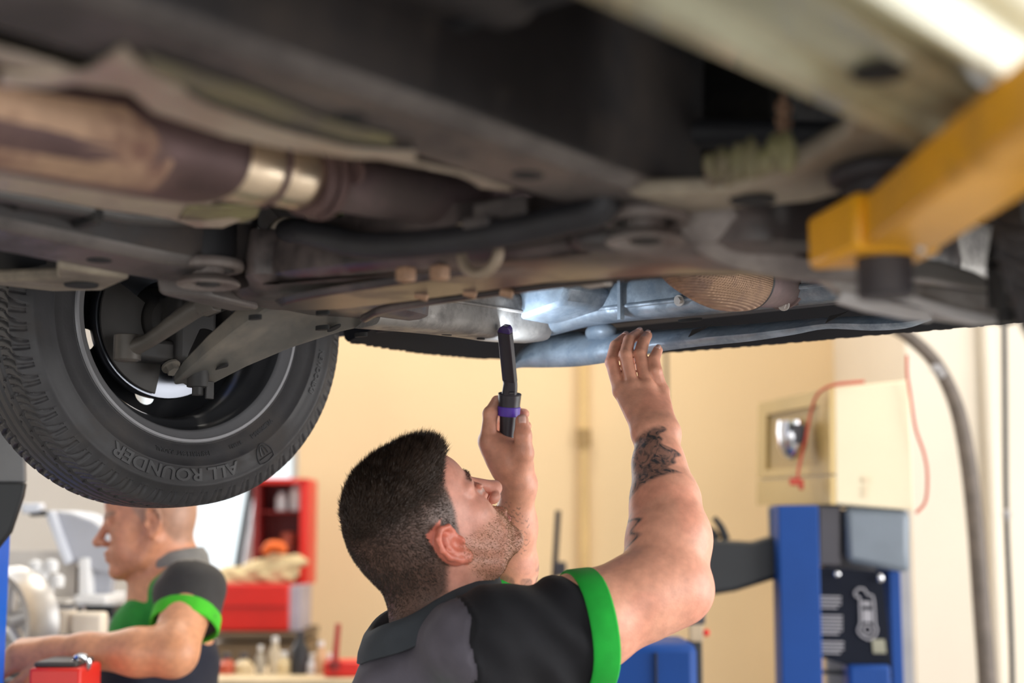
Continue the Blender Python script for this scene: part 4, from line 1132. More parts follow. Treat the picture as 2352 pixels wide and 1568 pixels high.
def skin_material(name, sss=0.12):
    m = bpy.data.materials.new(name); m.use_nodes = True; nt = m.node_tree; b = nt.nodes['Principled BSDF']
    at = _n(nt, 'ShaderNodeAttribute'); at.attribute_name = 'tone'
    tc = _n(nt, 'ShaderNodeTexCoord')
    nz = _n(nt, 'ShaderNodeTexNoise'); nz.inputs['Scale'].default_value = 70; nz.inputs['Detail'].default_value = 5
    nt.links.new(tc.outputs['Object'], nz.inputs['Vector'])
    mr = _n(nt, 'ShaderNodeMapRange'); mr.inputs['From Min'].default_value = 0.3; mr.inputs['From Max'].default_value = 0.7; mr.inputs['To Min'].default_value = 0.88; mr.inputs['To Max'].default_value = 1.12
    nt.links.new(nz.outputs['Fac'], mr.inputs['Value'])
    sc_ = _n(nt, 'ShaderNodeVectorMath', operation='SCALE'); nt.links.new(at.outputs['Color'], sc_.inputs[0]); nt.links.new(mr.outputs['Result'], sc_.inputs['Scale'])
    # inked skin
    ink = _n(nt, 'ShaderNodeAttribute'); ink.attribute_name = 'ink'
    n2 = _n(nt, 'ShaderNodeTexNoise'); n2.inputs['Scale'].default_value = 55; n2.inputs['Detail'].default_value = 4; n2.inputs['Distortion'].default_value = 2.2
    nt.links.new(tc.outputs['Object'], n2.inputs['Vector'])
    r2 = _n(nt, 'ShaderNodeMapRange'); r2.inputs['From Min'].default_value = 0.36; r2.inputs['From Max'].default_value = 0.58; r2.inputs['To Min'].default_value = 1.0; r2.inputs['To Max'].default_value = 0.60
    nt.links.new(n2.outputs['Fac'], r2.inputs['Value'])
    mu = _n(nt, 'ShaderNodeMath', operation='MULTIPLY'); nt.links.new(ink.outputs['Fac'], mu.inputs[0]); nt.links.new(r2.outputs['Result'], mu.inputs[1])
    mx = _n(nt, 'ShaderNodeMix', data_type='RGBA'); nt.links.new(mu.outputs['Value'], mx.inputs['Factor']); nt.links.new(sc_.outputs['Vector'], mx.inputs['A']); mx.inputs['B'].default_value = (0.055, 0.052, 0.055, 1)
    nt.links.new(mx.outputs['Result'], b.inputs['Base Color'])
    b.inputs['Roughness'].default_value = 0.42
    b.inputs['Specular IOR Level'].default_value = 0.5
    b.inputs['Subsurface Weight'].default_value = sss
    b.inputs['Subsurface Radius'].default_value = (0.012, 0.004, 0.002); b.inputs['Subsurface Scale'].default_value = 1.0
    n3 = _n(nt, 'ShaderNodeTexNoise'); n3.inputs['Scale'].default_value = 420; n3.inputs['Detail'].default_value = 3
    nt.links.new(tc.outputs['Object'], n3.inputs['Vector'])
    bp = _n(nt, 'ShaderNodeBump'); bp.inputs['Strength'].default_value = 0.25; bp.inputs['Distance'].default_value = 0.0012
    nt.links.new(n3.outputs['Fac'], bp.inputs['Height']); nt.links.new(bp.outputs['Normal'], b.inputs['Normal'])
    return m
def cloth_material(name, col, rough=0.8, sheen=0.04):
    m = mat(name, col, rough, var=0.12, scale=30, bump=0.25, bump_scale=900, spec=0.3)
    m.node_tree.nodes['Principled BSDF'].inputs['Sheen Weight'].default_value = sheen
    return m

class Head:
    """head frame: f forward, u up, s to his right"""
    def __init__(self, c, f, u, scale=1.0):
        f = Vector(f).normalized(); u = Vector(u); u = (u - f * u.dot(f)).normalized(); s = f.cross(u).normalized()
        self.c = Vector(c); self.M = Matrix((f, u, s)).transposed(); self.k = scale
    def p(self, f, u, s=0.0): return self.c + self.M @ Vector((f, u, s)) * self.k
    def loc(self, P): return ((P - np.array(self.c)) @ np.array(self.M)) / self.k
    def prims(self, ears=True):
        k = self.k; M = np.array(self.M); out = []
        E = lambda c, r, kk=0.014, sub=False: out.append(ell(self.p(*c), [x * k for x in r], M, kk * k, sub))
        K = lambda a, b, r1, r2, kk=0.01, sub=False: out.append(cone(self.p(*a), self.p(*b), r1 * k, r2 * k, kk * k, sub))
        E((-0.006, 0.014, 0), (0.097, 0.086, 0.075))
        E((-0.038, -0.022, 0), (0.062, 0.062, 0.066), 0.02)
        E((0.038, -0.035, 0), (0.058, 0.078, 0.0635), 0.02)
        E((0.060, 0.022, 0), (0.036, 0.038, 0.050), 0.02)
        for sg in (1, -1):
            K((-0.004, -0.075, 0.054 * sg), (0.030, -0.112, 0.045 * sg), 0.018, 0.017, 0.018)
            K((0.030, -0.112, 0.045 * sg), (0.088, -0.127, 0.014 * sg), 0.017, 0.015, 0.018)
            E((0.060, -0.046, 0.045 * sg), (0.024, 0.020, 0.018), 0.018)
            K((0.094, -0.006, 0.010 * sg), (0.073, -0.006, 0.050 * sg), 0.0095, 0.0090, 0.010)
            E((0.062, -0.085, 0.036 * sg), (0.028, 0.030, 0.022), 0.02)
        E((0.086, -0.128, 0), (0.019, 0.017, 0.024), 0.014)
        E((0.080, -0.090, 0), (0.026, 0.034, 0.036), 0.014)
        for sg in (1, -1): E((0.104, -0.027, 0.031 * sg), (0.014, 0.011, 0.017), 0.010, True)
        K((0.096, -0.016, 0), (0.122, -0.054, 0), 0.0085, 0.0105, 0.008)
        E((0.122, -0.056, 0), (0.0125, 0.011, 0.0115), 0.006)
        for sg in (1, -1):
            E((0.109, -0.061, 0.0125 * sg), (0.0105, 0.0085, 0.0075), 0.004)
            E((0.113, -0.069, 0.0068 * sg), (0.006, 0.005, 0.0042), 0.002, True)
            E((0.0855, -0.027, 0.031 * sg), (0.0125, 0.0122, 0.0122), 0.003)
            K((0.0955, -0.0195, 0.018 * sg), (0.0925, -0.0200, 0.045 * sg), 0.0042, 0.0038, 0.004)
            K((0.0945, -0.0355, 0.018 * sg), (0.0905, -0.0355, 0.044 * sg), 0.0036, 0.0034, 0.005)
        E((0.1045, -0.0855, 0), (0.0085, 0.0075, 0.024), 0.006)
        E((0.1025, -0.0985, 0), (0.0095, 0.0070, 0.021), 0.005)
        K((0.113, -0.0918, 0.012), (0.104, -0.0925, 0.027), 0.0022, 0.0016, 0.003, True); K((0.113, -0.0918, -0.012), (0.104, -0.0925, -0.027), 0.0022, 0.0016, 0.003, True); K((0.113, -0.0915, 0.012), (0.113, -0.0915, -0.012), 0.0022, 0.0022, 0.003, True)
        K((0.117, -0.073, 0), (0.113, -0.081, 0), 0.003, 0.003, 0.004, True)
        # forehead wrinkles
        for q in range(3):
            uu = 0.018 + 0.011 * q
            for sg in (1, -1):
                K((0.097 - 0.004 * q, uu, 0.0), (0.083 - 0.004 * q, uu - 0.003, 0.036 * sg), 0.0012, 0.001, 0.004, True)
        if ears:
            for sg in (1, -1):
                z = 0.074 * sg; o = 0.010 * sg
                E((-0.010, -0.036, z + 0.004 * sg), (0.019, 0.031, 0.0060), 0.004)
                E((-0.003, -0.040, z + 0.011 * sg), (0.0095, 0.0125, 0.0075), 0.004, True)
                hx = [(0.006, -0.022, z + 0.4 * o), (0.003, -0.010, z + o), (-0.008, -0.0035, z + 1.3 * o), (-0.021, -0.010, z + 1.5 * o), (-0.027, -0.026, z + 1.5 * o), (-0.024, -0.043, z + 1.2 * o), (-0.014, -0.058, z + 0.9 * o), (-0.003, -0.066, z + 0.5 * o)]
                for i in range(len(hx) - 1): K(hx[i], hx[i + 1], 0.0040, 0.0040, 0.004)
                E((-0.001, -0.064, z + 0.004 * sg), (0.0085, 0.0095, 0.0052), 0.005)
                ah = [(-0.010, -0.018, z + 0.9 * o), (-0.016, -0.030, z + 0.95 * o), (-0.013, -0.046, z + 0.8 * o), (-0.004, -0.054, z + 0.6 * o)]
                for i in range(3): K(ah[i], ah[i + 1], 0.0030, 0.0030, 0.004)
                E((0.0075, -0.040, z + 0.005 * sg), (0.004, 0.006, 0.006), 0.004)
        return out

def hairline(az):
    return np.interp(az, [0, 0.5, 0.72, 0.95, 1.15, 1.36, 1.50, 1.62, 1.95, 2.3, 3.2], [0.052, 0.051, 0.046, 0.028, -0.005, -0.035, -0.030, 0.0, -0.055, -0.085, -0.098])
def strands(name, root, roots, dirs, lens, width, material, bend=None, kind='stuff'):
    """thin tapering hairs, three-sided, two joints"""
    n = len(roots)
    rnd = rng.normal(size=(n, 3)); side = np.cross(dirs, rnd); side /= np.linalg.norm(side, axis=1)[:, None] + 1e-9
    oth = np.cross(dirs, side)
    L = lens[:, None]; b_ = np.zeros((n, 3)) if bend is None else bend
    mid = roots + dirs * L * 0.55 + b_ * L * 0.25; tip = roots + dirs * L * 0.9 + b_ * L * 0.8
    w = width if np.ndim(width) else np.full(n, width); w = w[:, None]
    vs = np.stack([roots + side * w, roots - side * w * 0.5 + oth * w * 0.86, roots - side * w * 0.5 - oth * w * 0.86,
                   mid + side * w * 0.8, mid - side * w * 0.4 + oth * w * 0.7, mid - side * w * 0.4 - oth * w * 0.7, tip], 1).reshape(-1, 3)
    base = (np.arange(n) * 7)[:, None]
    q = np.array([[0, 1, 4], [0, 4, 3], [1, 2, 5], [1, 5, 4], [2, 0, 3], [2, 3, 5], [3, 4, 6], [4, 5, 6], [5, 3, 6]])
    F = (base[:, None, :] + q[None]).reshape(-1, 3)
    o = np_mesh(name, vs, F, material, root)
    if kind: o['kind'] = kind
    return o
def sample_faces(pos, F, w, n):
    a = np.linalg.norm(np.cross(pos[F[:, 2]] - pos[F[:, 0]], pos[F[:, 3]] - pos[F[:, 1]]), axis=1) * w
    pr = a / a.sum(); k = rng.choice(len(F), n, p=pr)
    u = rng.random((n, 2)); Q = pos[F[k]]
    u0, u1 = u[:, :1], u[:, 1:]
    return (Q[:, 0] * (1 - u0) + Q[:, 1] * u0) * (1 - u1) + (Q[:, 3] * (1 - u0) + Q[:, 2] * u0) * u1, k

# ================================================================ the mechanic under the car
c37, s37 = math.cos(math.radians(40)), math.sin(math.radians(40))
fB, uB, sB = Vector((c37, 0, s37)), Vector((-s37, 0, c37)), Vector((0, -1, 0))
ro = math.radians(22); sR = sB * math.cos(ro) - uB * math.sin(ro); uR = uB * math.cos(ro) + sB * math.sin(ro)
ya = math.radians(20); fY = fB * math.cos(ya) - sR * math.sin(ya)
HD = Head(W(956, 1194, 2.03), fY, uR, 0.985)
N0 = W(1003, 1432, 2.06)
fd = Vector((0.906, 0.423, 0)); rd = Vector((0.423, -0.906, 0)); zz = Vector((0, 0, 1))
RS, RE, RW_ = W(1140, 1478, 1.93), W(1543, 1345, 2.0), W(1508, 1002, 2.12)
LS, LE, LW_ = N0 - rd * 0.150 + fd * 0.035 - zz * 0.045, W(1160, 1400, 2.40), W(1192, 1112, 2.285)
body = HD.prims()
body += [cone(HD.p(-0.022, -0.045), N0 + zz * 0.03, 0.060, 0.062, 0.03), cone(N0 + zz * 0.03, N0 - zz * 0.06, 0.062, 0.064, 0.03), cone(HD.p(0.02, -0.07, 0), N0 + fd * 0.03, 0.045, 0.05, 0.03)]
body += [cone(RS, LS, 0.05, 0.05, 0.02), cone(N0 - zz * 0.06, RS, 0.05, 0.055, 0.02), cone(N0 - zz * 0.06, LS, 0.05, 0.055, 0.02), cone(N0 - zz * 0.05, N0 - zz * 0.22, 0.06, 0.08, 0.03)]
# right arm
ra = [RS, RS.lerp(RE, 0.5) + Vector((0, 0, -0.012)), RS.lerp(RE, 0.85), RE]
body += chain(ra, [0.066, 0.064, 0.056, 0.050], 0.03)
fo = [RE, W(1532, 1245, 2.035), W(1528, 1150, 2.07), W(1513, 1065, 2.10), RW_]
body += chain(fo, [0.050, 0.054, 0.0465, 0.0345, 0.0265], 0.025)
body += [ball(W(1578, 1362, 1.99), 0.026, 0.03), ball(W(1565, 1230, 2.03), 0.035, 0.03), cone(W(1490, 1002, 2.12), W(1528, 1002, 2.12), 0.0235, 0.0235, 0.01)]
mc = [W(1424, 898, 2.172), W(1453, 888, 2.165), W(1487, 888, 2.165), W(1520, 899, 2.175)]
pip = [W(1405, 832, 2.186), W(1436, 816, 2.180), W(1470, 814, 2.184), W(1506, 852, 2.170)]
dip = [W(1414, 794, 2.210), W(1445, 781, 2.208), W(1478, 784, 2.206), W(1502, 825, 2.178)]
tip = [W(1437, 773, 2.236), W(1468, 764, 2.240), W(1487, 770, 2.236), W(1511, 804, 2.195)]
for i in range(4):
    wp = W(1478 + 17 * i, 985, 2.122)
    body.append(cone(wp, mc[i], 0.0175, 0.0108, 0.016))
    body += chain([mc[i], pip[i], dip[i], tip[i]], [0.0106, 0.0103, 0.0094, 0.0078] if i < 3 else [0.0104, 0.0099, 0.0092, 0.0078], 0.0012)
    body.append(ball(pip[i], 0.0107 if i < 3 else 0.0102, 0.002)); body.append(ball(mc[i] + Vector((0, -0.003, 0)), 0.0112, 0.006))
th = [W(1472, 955, 2.15), W(1447, 905, 2.195), W(1440, 862, 2.225), W(1452, 832, 2.243)]
body += chain(th, [0.019, 0.0145, 0.0125, 0.009], 0.008)
# left arm and hand closed on the lamp
body += chain([LS, LS.lerp(LE, 0.5), LE], [0.062, 0.055, 0.048], 0.03)
body += chain([LE, W(1168, 1300, 2.36), W(1180, 1210, 2.325), LW_], [0.047, 0.044, 0.034, 0.0245], 0.025)
body += [cone(LW_, W(1172, 1055, 2.283), 0.0265, 0.031, 0.02), cone(W(1172, 1055, 2.283), W(1140, 1022, 2.285), 0.028, 0.020, 0.02)]
lmc = [W(1121, 1012, 2.268), W(1121, 1010, 2.290), W(1124, 1016, 2.311), W(1130, 1026, 2.329)]
lpip = [W(1126, 950, 2.272), W(1128, 962, 2.305), W(1131, 980, 2.327), W(1138, 1000, 2.342)]
ldip = [W(1142, 922, 2.292), W(1162, 946, 2.322), W(1167, 968, 2.341), W(1172, 992, 2.352)]
ltip = [W(1172, 918, 2.310), W(1204, 950, 2.306), W(1209, 978, 2.320), W(1206, 1001, 2.330)]
for i in range(4):
    body.append(cone(W(1165 + 6 * i, 1065, 2.275 + 0.010 * i), lmc[i], 0.022, 0.0135, 0.02))
    body += chain([lmc[i], lpip[i], ldip[i], ltip[i]], [0.0128, 0.0112, 0.0100, 0.0085], 0.0015)
    body.append(ball(lpip[i], 0.0122, 0.004))
lth = [W(1190, 1085, 2.270), W(1203, 1040, 2.252), W(1201, 1000, 2.246), W(1199, 966, 2.250)]
body += chain(lth, [0.021, 0.0155, 0.0135, 0.0108], 0.006)
body += [cone(W(1140, 1030, 2.272), W(1196, 1046, 2.262), 0.0135, 0.0145, 0.012)]
pos, F = surface_nets(field(body), (-0.36, 1.80, 1.06), (0.36, 2.56, 1.88), 0.0022)
pos = relax(pos, F, 1, 0.4)
hl = HD.loc(pos)
nrm = normals_of(pos, F)
az = np.arctan2(np.abs(hl[:, 2]), hl[:, 0])
rad = np.linalg.norm(hl, axis=1)
on_head = rad < 0.165
ear = (np.abs(hl[:, 2]) > 0.0735) & (hl[:, 0] > -0.034) & (hl[:, 0] < 0.012) & (hl[:, 1] > -0.075) & (hl[:, 1] < 0.002)
hl_line = hairline(az)
scalp = np.where(on_head & ~ear, sstep(-0.012, 0.010, hl[:, 1] - hl_line), 0)
scalp = np.where((hl[:, 1] < -0.11) & (hl[:, 0] < 0), 0, scalp)
tone = np.tile(np.array([0.72, 0.345, 0.235]), (len(pos), 1))
def mixc(m, col):
    global tone
    tone = tone * (1 - m[:, None]) + np.array(col) * m[:, None]
mott = vnoise(pos, 28, 1)
mixc(0.35 * sstep(0.45, 0.75, mott), (0.66, 0.25, 0.17))
face = on_head & (hl[:, 0] > 0.03)
mixc(np.where(on_head, 0.45, 0), (0.68, 0.32, 0.26))
mixc(np.where(ear & on_head, 0.75, 0), (0.66, 0.16, 0.10))
beard = np.where(on_head, sstep(-0.052, -0.078, hl[:, 1] + 0.25 * (hl[:, 0] - 0.08)) * sstep(-0.02, 0.01, hl[:, 0]) * sstep(-0.165, -0.14, hl[:, 1]), 0)
mixc(0.30 * beard, (0.42, 0.22, 0.12))
lipm = np.where(on_head & (hl[:, 0] > 0.100) & (np.abs(hl[:, 2]) < 0.024) & (hl[:, 1] < -0.0875) & (hl[:, 1] > -0.104), 0.8, 0)
mixc(lipm, (0.55, 0.16, 0.15))
brow = np.where(on_head & (hl[:, 0] > 0.07), np.exp(-((hl[:, 1] - 0.001) / 0.0055) ** 2) * sstep(0.006, 0.012, np.abs(hl[:, 2])) * sstep(0.054, 0.045, np.abs(hl[:, 2])), 0)
mixc(0.35 * brow, (0.12, 0.065, 0.04))
eyeb = np.zeros(len(pos))
for sg in (1, -1):
    d = np.linalg.norm(hl - np.array([0.0855, -0.027, 0.031 * sg]), axis=1); eyeb = np.maximum(eyeb, np.where((d < 0.0132) & (np.abs(hl[:, 1] + 0.0275) < 0.006), 1, 0))
mixc(0.6 * eyeb, (0.45, 0.36, 0.33))
mixc(0.92 * scalp, (0.085, 0.052, 0.040))
elb = np.linalg.norm(pos - np.array(W(1585, 1365, 1.99)), axis=1); mixc(0.5 * sstep(0.06, 0.02, elb), (0.62, 0.20, 0.14))
# ink on the forearms
def forearm_coords(a, b_):
    a, b_ = np.array(a), np.array(b_); ax = b_ - a; L = np.linalg.norm(ax); ax /= L
    t = ((pos - a) @ ax) / L
    rv = (pos - a) - ((pos - a) @ ax)[:, None] * ax
    e1 = np.array([0, -1, 0]) - ax * (-ax[1]); e1 /= np.linalg.norm(e1); e2 = np.cross(ax, e1)
    return t, np.degrees(np.arctan2(rv @ e2, rv @ e1)), np.linalg.norm(rv, axis=1)
t, an, rr = forearm_coords(RE, RW_)
if abs(an[np.argmin(np.linalg.norm(pos - np.array(W(1460, 1080, 2.06)), axis=1))]) < 5: pass
lft = np.sign(an[np.argmin(np.linalg.norm(pos - np.array(W(1462, 1100, 2.07)), axis=1))])
an = an * lft          # positive = image left, inner side
wv_ = 14 * np.sin(t * 34) + 8 * np.sin(t * 71 + 1)
ink = sstep(0.60, 0.63, t + 0.0009 * an) * sstep(1.02, 0.97, t + 0.0007 * an) * sstep(-34, -24, an + wv_ - 26 * sstep(0.8, 0.95, t)) * sstep(150, 120, an) * (rr < 0.07)
ink = ink * (pos[:, 0] > 0.12)
t2c = np.exp(-((t - 0.33 + 0.05 * np.sin(an / 9)) / 0.012) ** 2 * 0 ) * 0
cl = np.hypot((t - 0.30) / 0.11, (an - 82 + 9 * np.sin(t * 60)) / 30)
ink = np.maximum(ink, np.where((rr < 0.075) & (pos[:, 0] > 0.1), np.exp(-((cl - 1) / 0.16) ** 2) * 0.95 + 0.25 * (cl < 1), 0))
t3, an3, rr3 = forearm_coords(LE, LW_)
la = (pos[:, 0] < 0.06) & (pos[:, 1] > 2.24) & (rr3 < 0.06)
fl = np.abs(np.sin(np.degrees(1) * 0 + an3 / 13 + 5 * t3)) * np.abs(np.cos(t3 * 26 + an3 / 40))
ink = np.maximum(ink, np.where(la, 0.62 * sstep(0.10, 0.14, t3) * sstep(0.42, 0.38, t3) * sstep(0.25, 0.55, fl), 0))
scr = (np.abs(((t3 * 46 + 0.8 * np.sin(an3 / 4.5)) % 2.0) - 1.0) < 0.22) & (np.abs(an3) < 45) & (t3 > 0.55) & (t3 < 0.92)
ink = np.maximum(ink, np.where(la & scr & (vnoise(pos, 120, 5) > 0.5), 0.6, 0))
m_skin = skin_material('fair_skin')
mech = thing('person', 'mechanic in black, grey and green polo looking up, holding an inspection lamp', 'person', (N0.x + 0.02, N0.y, 0.0))
np_mesh('body', pos, F, m_skin, mech, {'tone': ('FLOAT_COLOR', np.concatenate([tone, np.ones((len(pos), 1))], 1)), 'ink': ('FLOAT', ink)})

# hair
m_hair = mat('dark_brown_hair', (0.055, 0.034, 0.024), 0.32, var=0.3, scale=60, spec=0.6)
m_stub = mat('ginger_stubble', (0.30, 0.15, 0.07), 0.45, var=0.2, scale=80)
Mh = np.array(HD.M)
fc = scalp[F].mean(1)
R_, k_ = sample_faces(pos, F, np.where(fc > 0.35, fc * (0.45 + sstep(0.0, 0.07, HD.loc(pos)[F].mean(1)[:, 1])), 0), 52000)
nn = nrm[F[k_]].mean(1); nn /= np.linalg.norm(nn, axis=1)[:, None]
lr = HD.loc(R_)
azr = np.arctan2(np.abs(lr[:, 2]), lr[:, 0])
above = lr[:, 1] - hairline(azr)
topm = sstep(0.030, 0.078, lr[:, 1] + 0.12 * lr[:, 0])
L = 0.0025 + 0.0045 * sstep(0.0, 0.07, above) + 0.015 * topm * (0.7 + 0.6 * rng.random(len(R_))) + 0.010 * topm * sstep(0.02, 0.075, lr[:, 0])
ct = sstep(-0.02, 0.07, lr[:, 1])
comb = np.stack([0.15 + 0.75 * ct, -0.62 + 0.80 * ct, 0.25 * np.sin(lr[:, 0] * 60) * ct], 1) @ Mh.T
clump = vnoise(R_, 95, 3)[:, None] - 0.5
dr = nn * (0.70 - 0.10 * topm)[:, None] + comb * 0.62 + rng.normal(size=R_.shape) * 0.14 + clump * (np.array([0.2, 0.6, 0.9]) @ Mh.T) * topm[:, None]
dr /= np.linalg.norm(dr, axis=1)[:, None]
strands('hair', mech, R_ - nn * 0.001, dr, L, 0.00030 + 0.00026 * topm, m_hair, comb * 0.35 + rng.normal(size=R_.shape) * 0.1)
fb_ = (beard * (1 - scalp))[F].mean(1)
R_, k_ = sample_faces(pos, F, np.where(fb_ > 0.3, fb_, 0), 9000)
nn = nrm[F[k_]].mean(1)
dr = nn * 0.5 + (np.array([0.2, -0.8, 0.0]) @ Mh.T) * 0.6 + rng.normal(size=R_.shape) * 0.25; dr /= np.linalg.norm(dr, axis=1)[:, None]
strands('beard_stubble', mech, R_, dr, 0.0016 + 0.0016 * rng.random(len(R_)), 0.00022, m_stub)
fb_ = brow[F].mean(1)
R_, k_ = sample_faces(pos, F, np.where(fb_ > 0.4, fb_, 0), 260)
nn = nrm[F[k_]].mean(1); sd = np.sign(HD.loc(R_)[:, 2])
dr = nn * 0.4 + np.stack([0 * sd, 0.3 + 0 * sd, sd], 1) @ Mh.T * 0.6; dr /= np.linalg.norm(dr, axis=1)[:, None]
strands('eyebrows', mech, R_, dr, np.full(len(R_), 0.0042), 0.00028, m_hair)
# nails
b = MB()
def nail(b, t_, d_, up_, w=0.0062, l=0.0085):
    d_ = d_.normalized(); up_ = (up_ - d_ * up_.dot(d_)).normalized(); sd_ = d_.cross(up_)
    loops = []
    for i in range(5):
        x = -0.5 + i / 4
        loops.append([t_ + d_ * l * (x) + sd_ * w * math.sin(a) * (1 - 0.5 * abs(x) ** 3) + up_ * (w * math.cos(a) - w * 0.62) for a in [math.radians(-50 + 20 * q) for q in range(6)]])
    b.loft(loops, caps=False, closed=False)
m_nail = mat('finger_nail', (0.68, 0.42, 0.36), 0.3, var=0.05)
nb_ = MB(); nail(nb_, lth[3] + Vector((0, -0.0098, 0.001)), lth[3] - lth[2], Vector((0.1, -1, 0)), 0.0075, 0.012); o = wchild(nb_.build('thumb_nail', m_nail, None), mech); o.modifiers.new('thickness', 'SOLIDIFY').thickness = 0.0008
for i in range(4):
    nb_ = MB(); upv = (dip[i] - pip[i]).cross(Vector((1, 0, 0))) ; upv = Vector((0, -1, 0.9)); d_ = tip[i] - dip[i]
    u2 = (upv - d_.normalized() * upv.dot(d_.normalized())).normalized()
    nail(nb_, tip[i] + u2 * 0.0070 - d_ * 0.05, d_, upv, 0.0055, 0.009); o = wchild(nb_.build('finger_nail', m_nail, None), mech); o.modifiers.new('thickness', 'SOLIDIFY').thickness = 0.0008

# ---- polo shirt
m_bk = cloth_material('black_polo_fabric', (0.009, 0.009, 0.012))
m_gy = cloth_material('mauve_grey_yoke_fabric', (0.105, 0.095, 0.118))
m_gn = cloth_material('bright_green_trim_fabric', (0.01, 0.36, 0.035))
m_cl = cloth_material('slate_collar_fabric', (0.045, 0.052, 0.062))
CU = W(1350, 1455, 1.965)
ad = (CU - RS).normalized()
Rt = np.array([fd, rd, zz]).T
CH_ = Vector((N0.x + 0.012, N0.y + 0.005, N0.z - 0.235))
tor = [cone(N0 - zz * 0.115 - fd * 0.030, N0 - zz * 0.30 - fd * 0.015, 0.102, 0.120, 0.03), ell(CH_ - zz * 0.03, (0.122, 0.178, 0.205), Rt, 0.03), ell(CH_ - zz * 0.22, (0.128, 0.172, 0.28), Rt, 0.05), cone(RS - ad * 0.03, LS, 0.064, 0.064, 0.02),
       cone(N0 - zz * 0.105, RS, 0.072, 0.066, 0.02), cone(N0 - zz * 0.105, LS, 0.070, 0.064, 0.02)]
ld = (LE - LS).normalized(); LCU = LS + ld * 0.17
tf = field(tor, 0.09); sf1 = field([cone(RS, CU + ad * 0.05, 0.074, 0.083, 0.025)], 0.09); sf2 = field([cone(LS, LCU + ld * 0.05, 0.066, 0.074, 0.02)], 0.09)
adn, cun, ldn, lcun = np.array(ad, f32), np.array(CU, f32), np.array(ld, f32), np.array(LCU, f32)
n0n = np.array(N0, f32)
def smin(a, b_, k=0.025):
    h = np.clip(0.5 + 0.5 * (a - b_) / k, 0, 1); return a * (1 - h) + b_ * h - k * h * (1 - h)
def shirt_f(P):
    d = smin(smin(tf(P), np.maximum(sf1(P), (P - cun) @ adn)), np.maximum(sf2(P), (P - lcun) @ ldn))
    q = P - n0n     # creases
    w1 = np.sin((q @ np.array([62, 20, 58], f32)) + 2.2 * np.sin(q[:, 2] * 19)); w2 = np.sin((q @ np.array([-34, 22, 66], f32)) + 1.9 * np.sin(q[:, 0] * 23))
    w3 = np.sin((q @ np.array([110, 30, 70], f32)) + 1.5 * np.sin(q[:, 2] * 31))
    am = np.clip((q[:, 0] + 0.02) * 9, 0.15, 1)
    d = d - (0.0034 * w1 + 0.0018 * w3) * am - (0.0060 * w2 + 0.0022 * w3) * (1.15 - am) * np.clip((-q[:, 2] - 0.01) * 12, 0, 1)
    d = np.maximum(d, 0.80 - P[:, 2])
    nk = np.linalg.norm((q - np.array([0.004, 0.0, 0.058], f32)) / np.array([0.072, 0.068, 0.078], f32), axis=1) - 1
    return np.maximum(d, -nk * 0.07)
sp, sF = surface_nets(shirt_f, (-0.42, 1.72, 0.78), (0.24, 2.50, 1.50), 0.0046)
sp = relax(sp, sF, 2, 0.5)
ctr_ = np.array(RS + ad * 0.055); dv_ = sp - ctr_; dl_ = np.linalg.norm(dv_, axis=1); near_ = np.abs(dl_ - 0.122) < 0.0030
sp[near_] = ctr_ + dv_[near_] * (0.122 / dl_[near_])[:, None]
fcn = sp[sF].mean(1)
dS = np.linalg.norm((fcn - np.array(RS + ad * 0.055)), axis=1); dL = np.linalg.norm(fcn - np.array(LS + ld * 0.05), axis=1)
mi = np.ones(len(sF), int)
rel = fcn - np.array(N0)
front = rel @ np.array(fd) > 0.075
lowl = -0.062 - 0.55 * (dS - 0.122)
mi[(rel[:, 2] < lowl - 0.05)] = 0
mi[(rel[:, 2] < lowl) & (rel[:, 2] > lowl - 0.05)] = 2
mi[front] = 0; mi[front & (rel[:, 2] > -0.16)] = 2
mi[(dS < 0.122) | ((fcn - np.array(RS)) @ np.array(ad) > 0.03)] = 0
mi[(dL < 0.115) & (rel @ np.array(rd) < -0.08)] = 0
np_mesh('polo_shirt', sp, sF, [m_bk, m_gy, m_gn], mech, matidx=mi)
def cuff(c, d_, r, name):
    d_ = d_.normalized(); a = d_.cross(zz).normalized(); e = d_.cross(a)
    loops = []
    for k in range(40):
        t_ = 2 * math.pi * k / 40; wb = 1 + 0.02 * math.sin(3 * t_ + 1) + 0.012 * math.sin(5 * t_)
        dirv = a * math.cos(t_) + e * math.sin(t_)
        loops.append([c + d_ * x + dirv * (r * wb + y) for x, y in ((-0.034, 0.001), (-0.030, 0.0035), (-0.01, 0.004), (0.0, 0.004), (0.003, 0.001), (0.0, -0.003), (-0.02, -0.003), (-0.034, -0.002))])
    return wchild(MB().loft(loops, caps=False, wrap=True).build(name, m_gn, None), mech)
cuff(CU + ad * 0.012, ad, 0.0845, 'sleeve_cuff'); cuff(LCU + ld * 0.01, ld, 0.0755, 'sleeve_cuff')
# collar
loops = []
cc = N0 + Vector((-0.008, 0, 0.004))
for k in range(48):
    t_ = 2 * math.pi * k / 48
    dv = fd * math.cos(t_) + rd * math.sin(t_)
    rx = 0.094 if math.cos(t_) > 0 else 0.092
    base = cc + fd * rx * math.cos(t_) + rd * 0.080 * math.sin(t_) + zz * (0.040 * math.cos(t_) + 0.014 * max(0, math.sin(t_)) + 0.002 * math.sin(5 * t_))
    loops.append([base + dv * x + zz * y for x, y in ((-0.012, -0.02), (-0.016, 0.020), (-0.010, 0.030), (-0.002, 0.029), (0.006, 0.018), (0.013, -0.004), (0.014, -0.016), (0.010, -0.017), (0.004, 0.0), (-0.004, 0.014), (-0.008, -0.02))])
wchild(MB().loft(loops, caps=False, wrap=True).build('collar', m_cl, None, angle=70), mech)
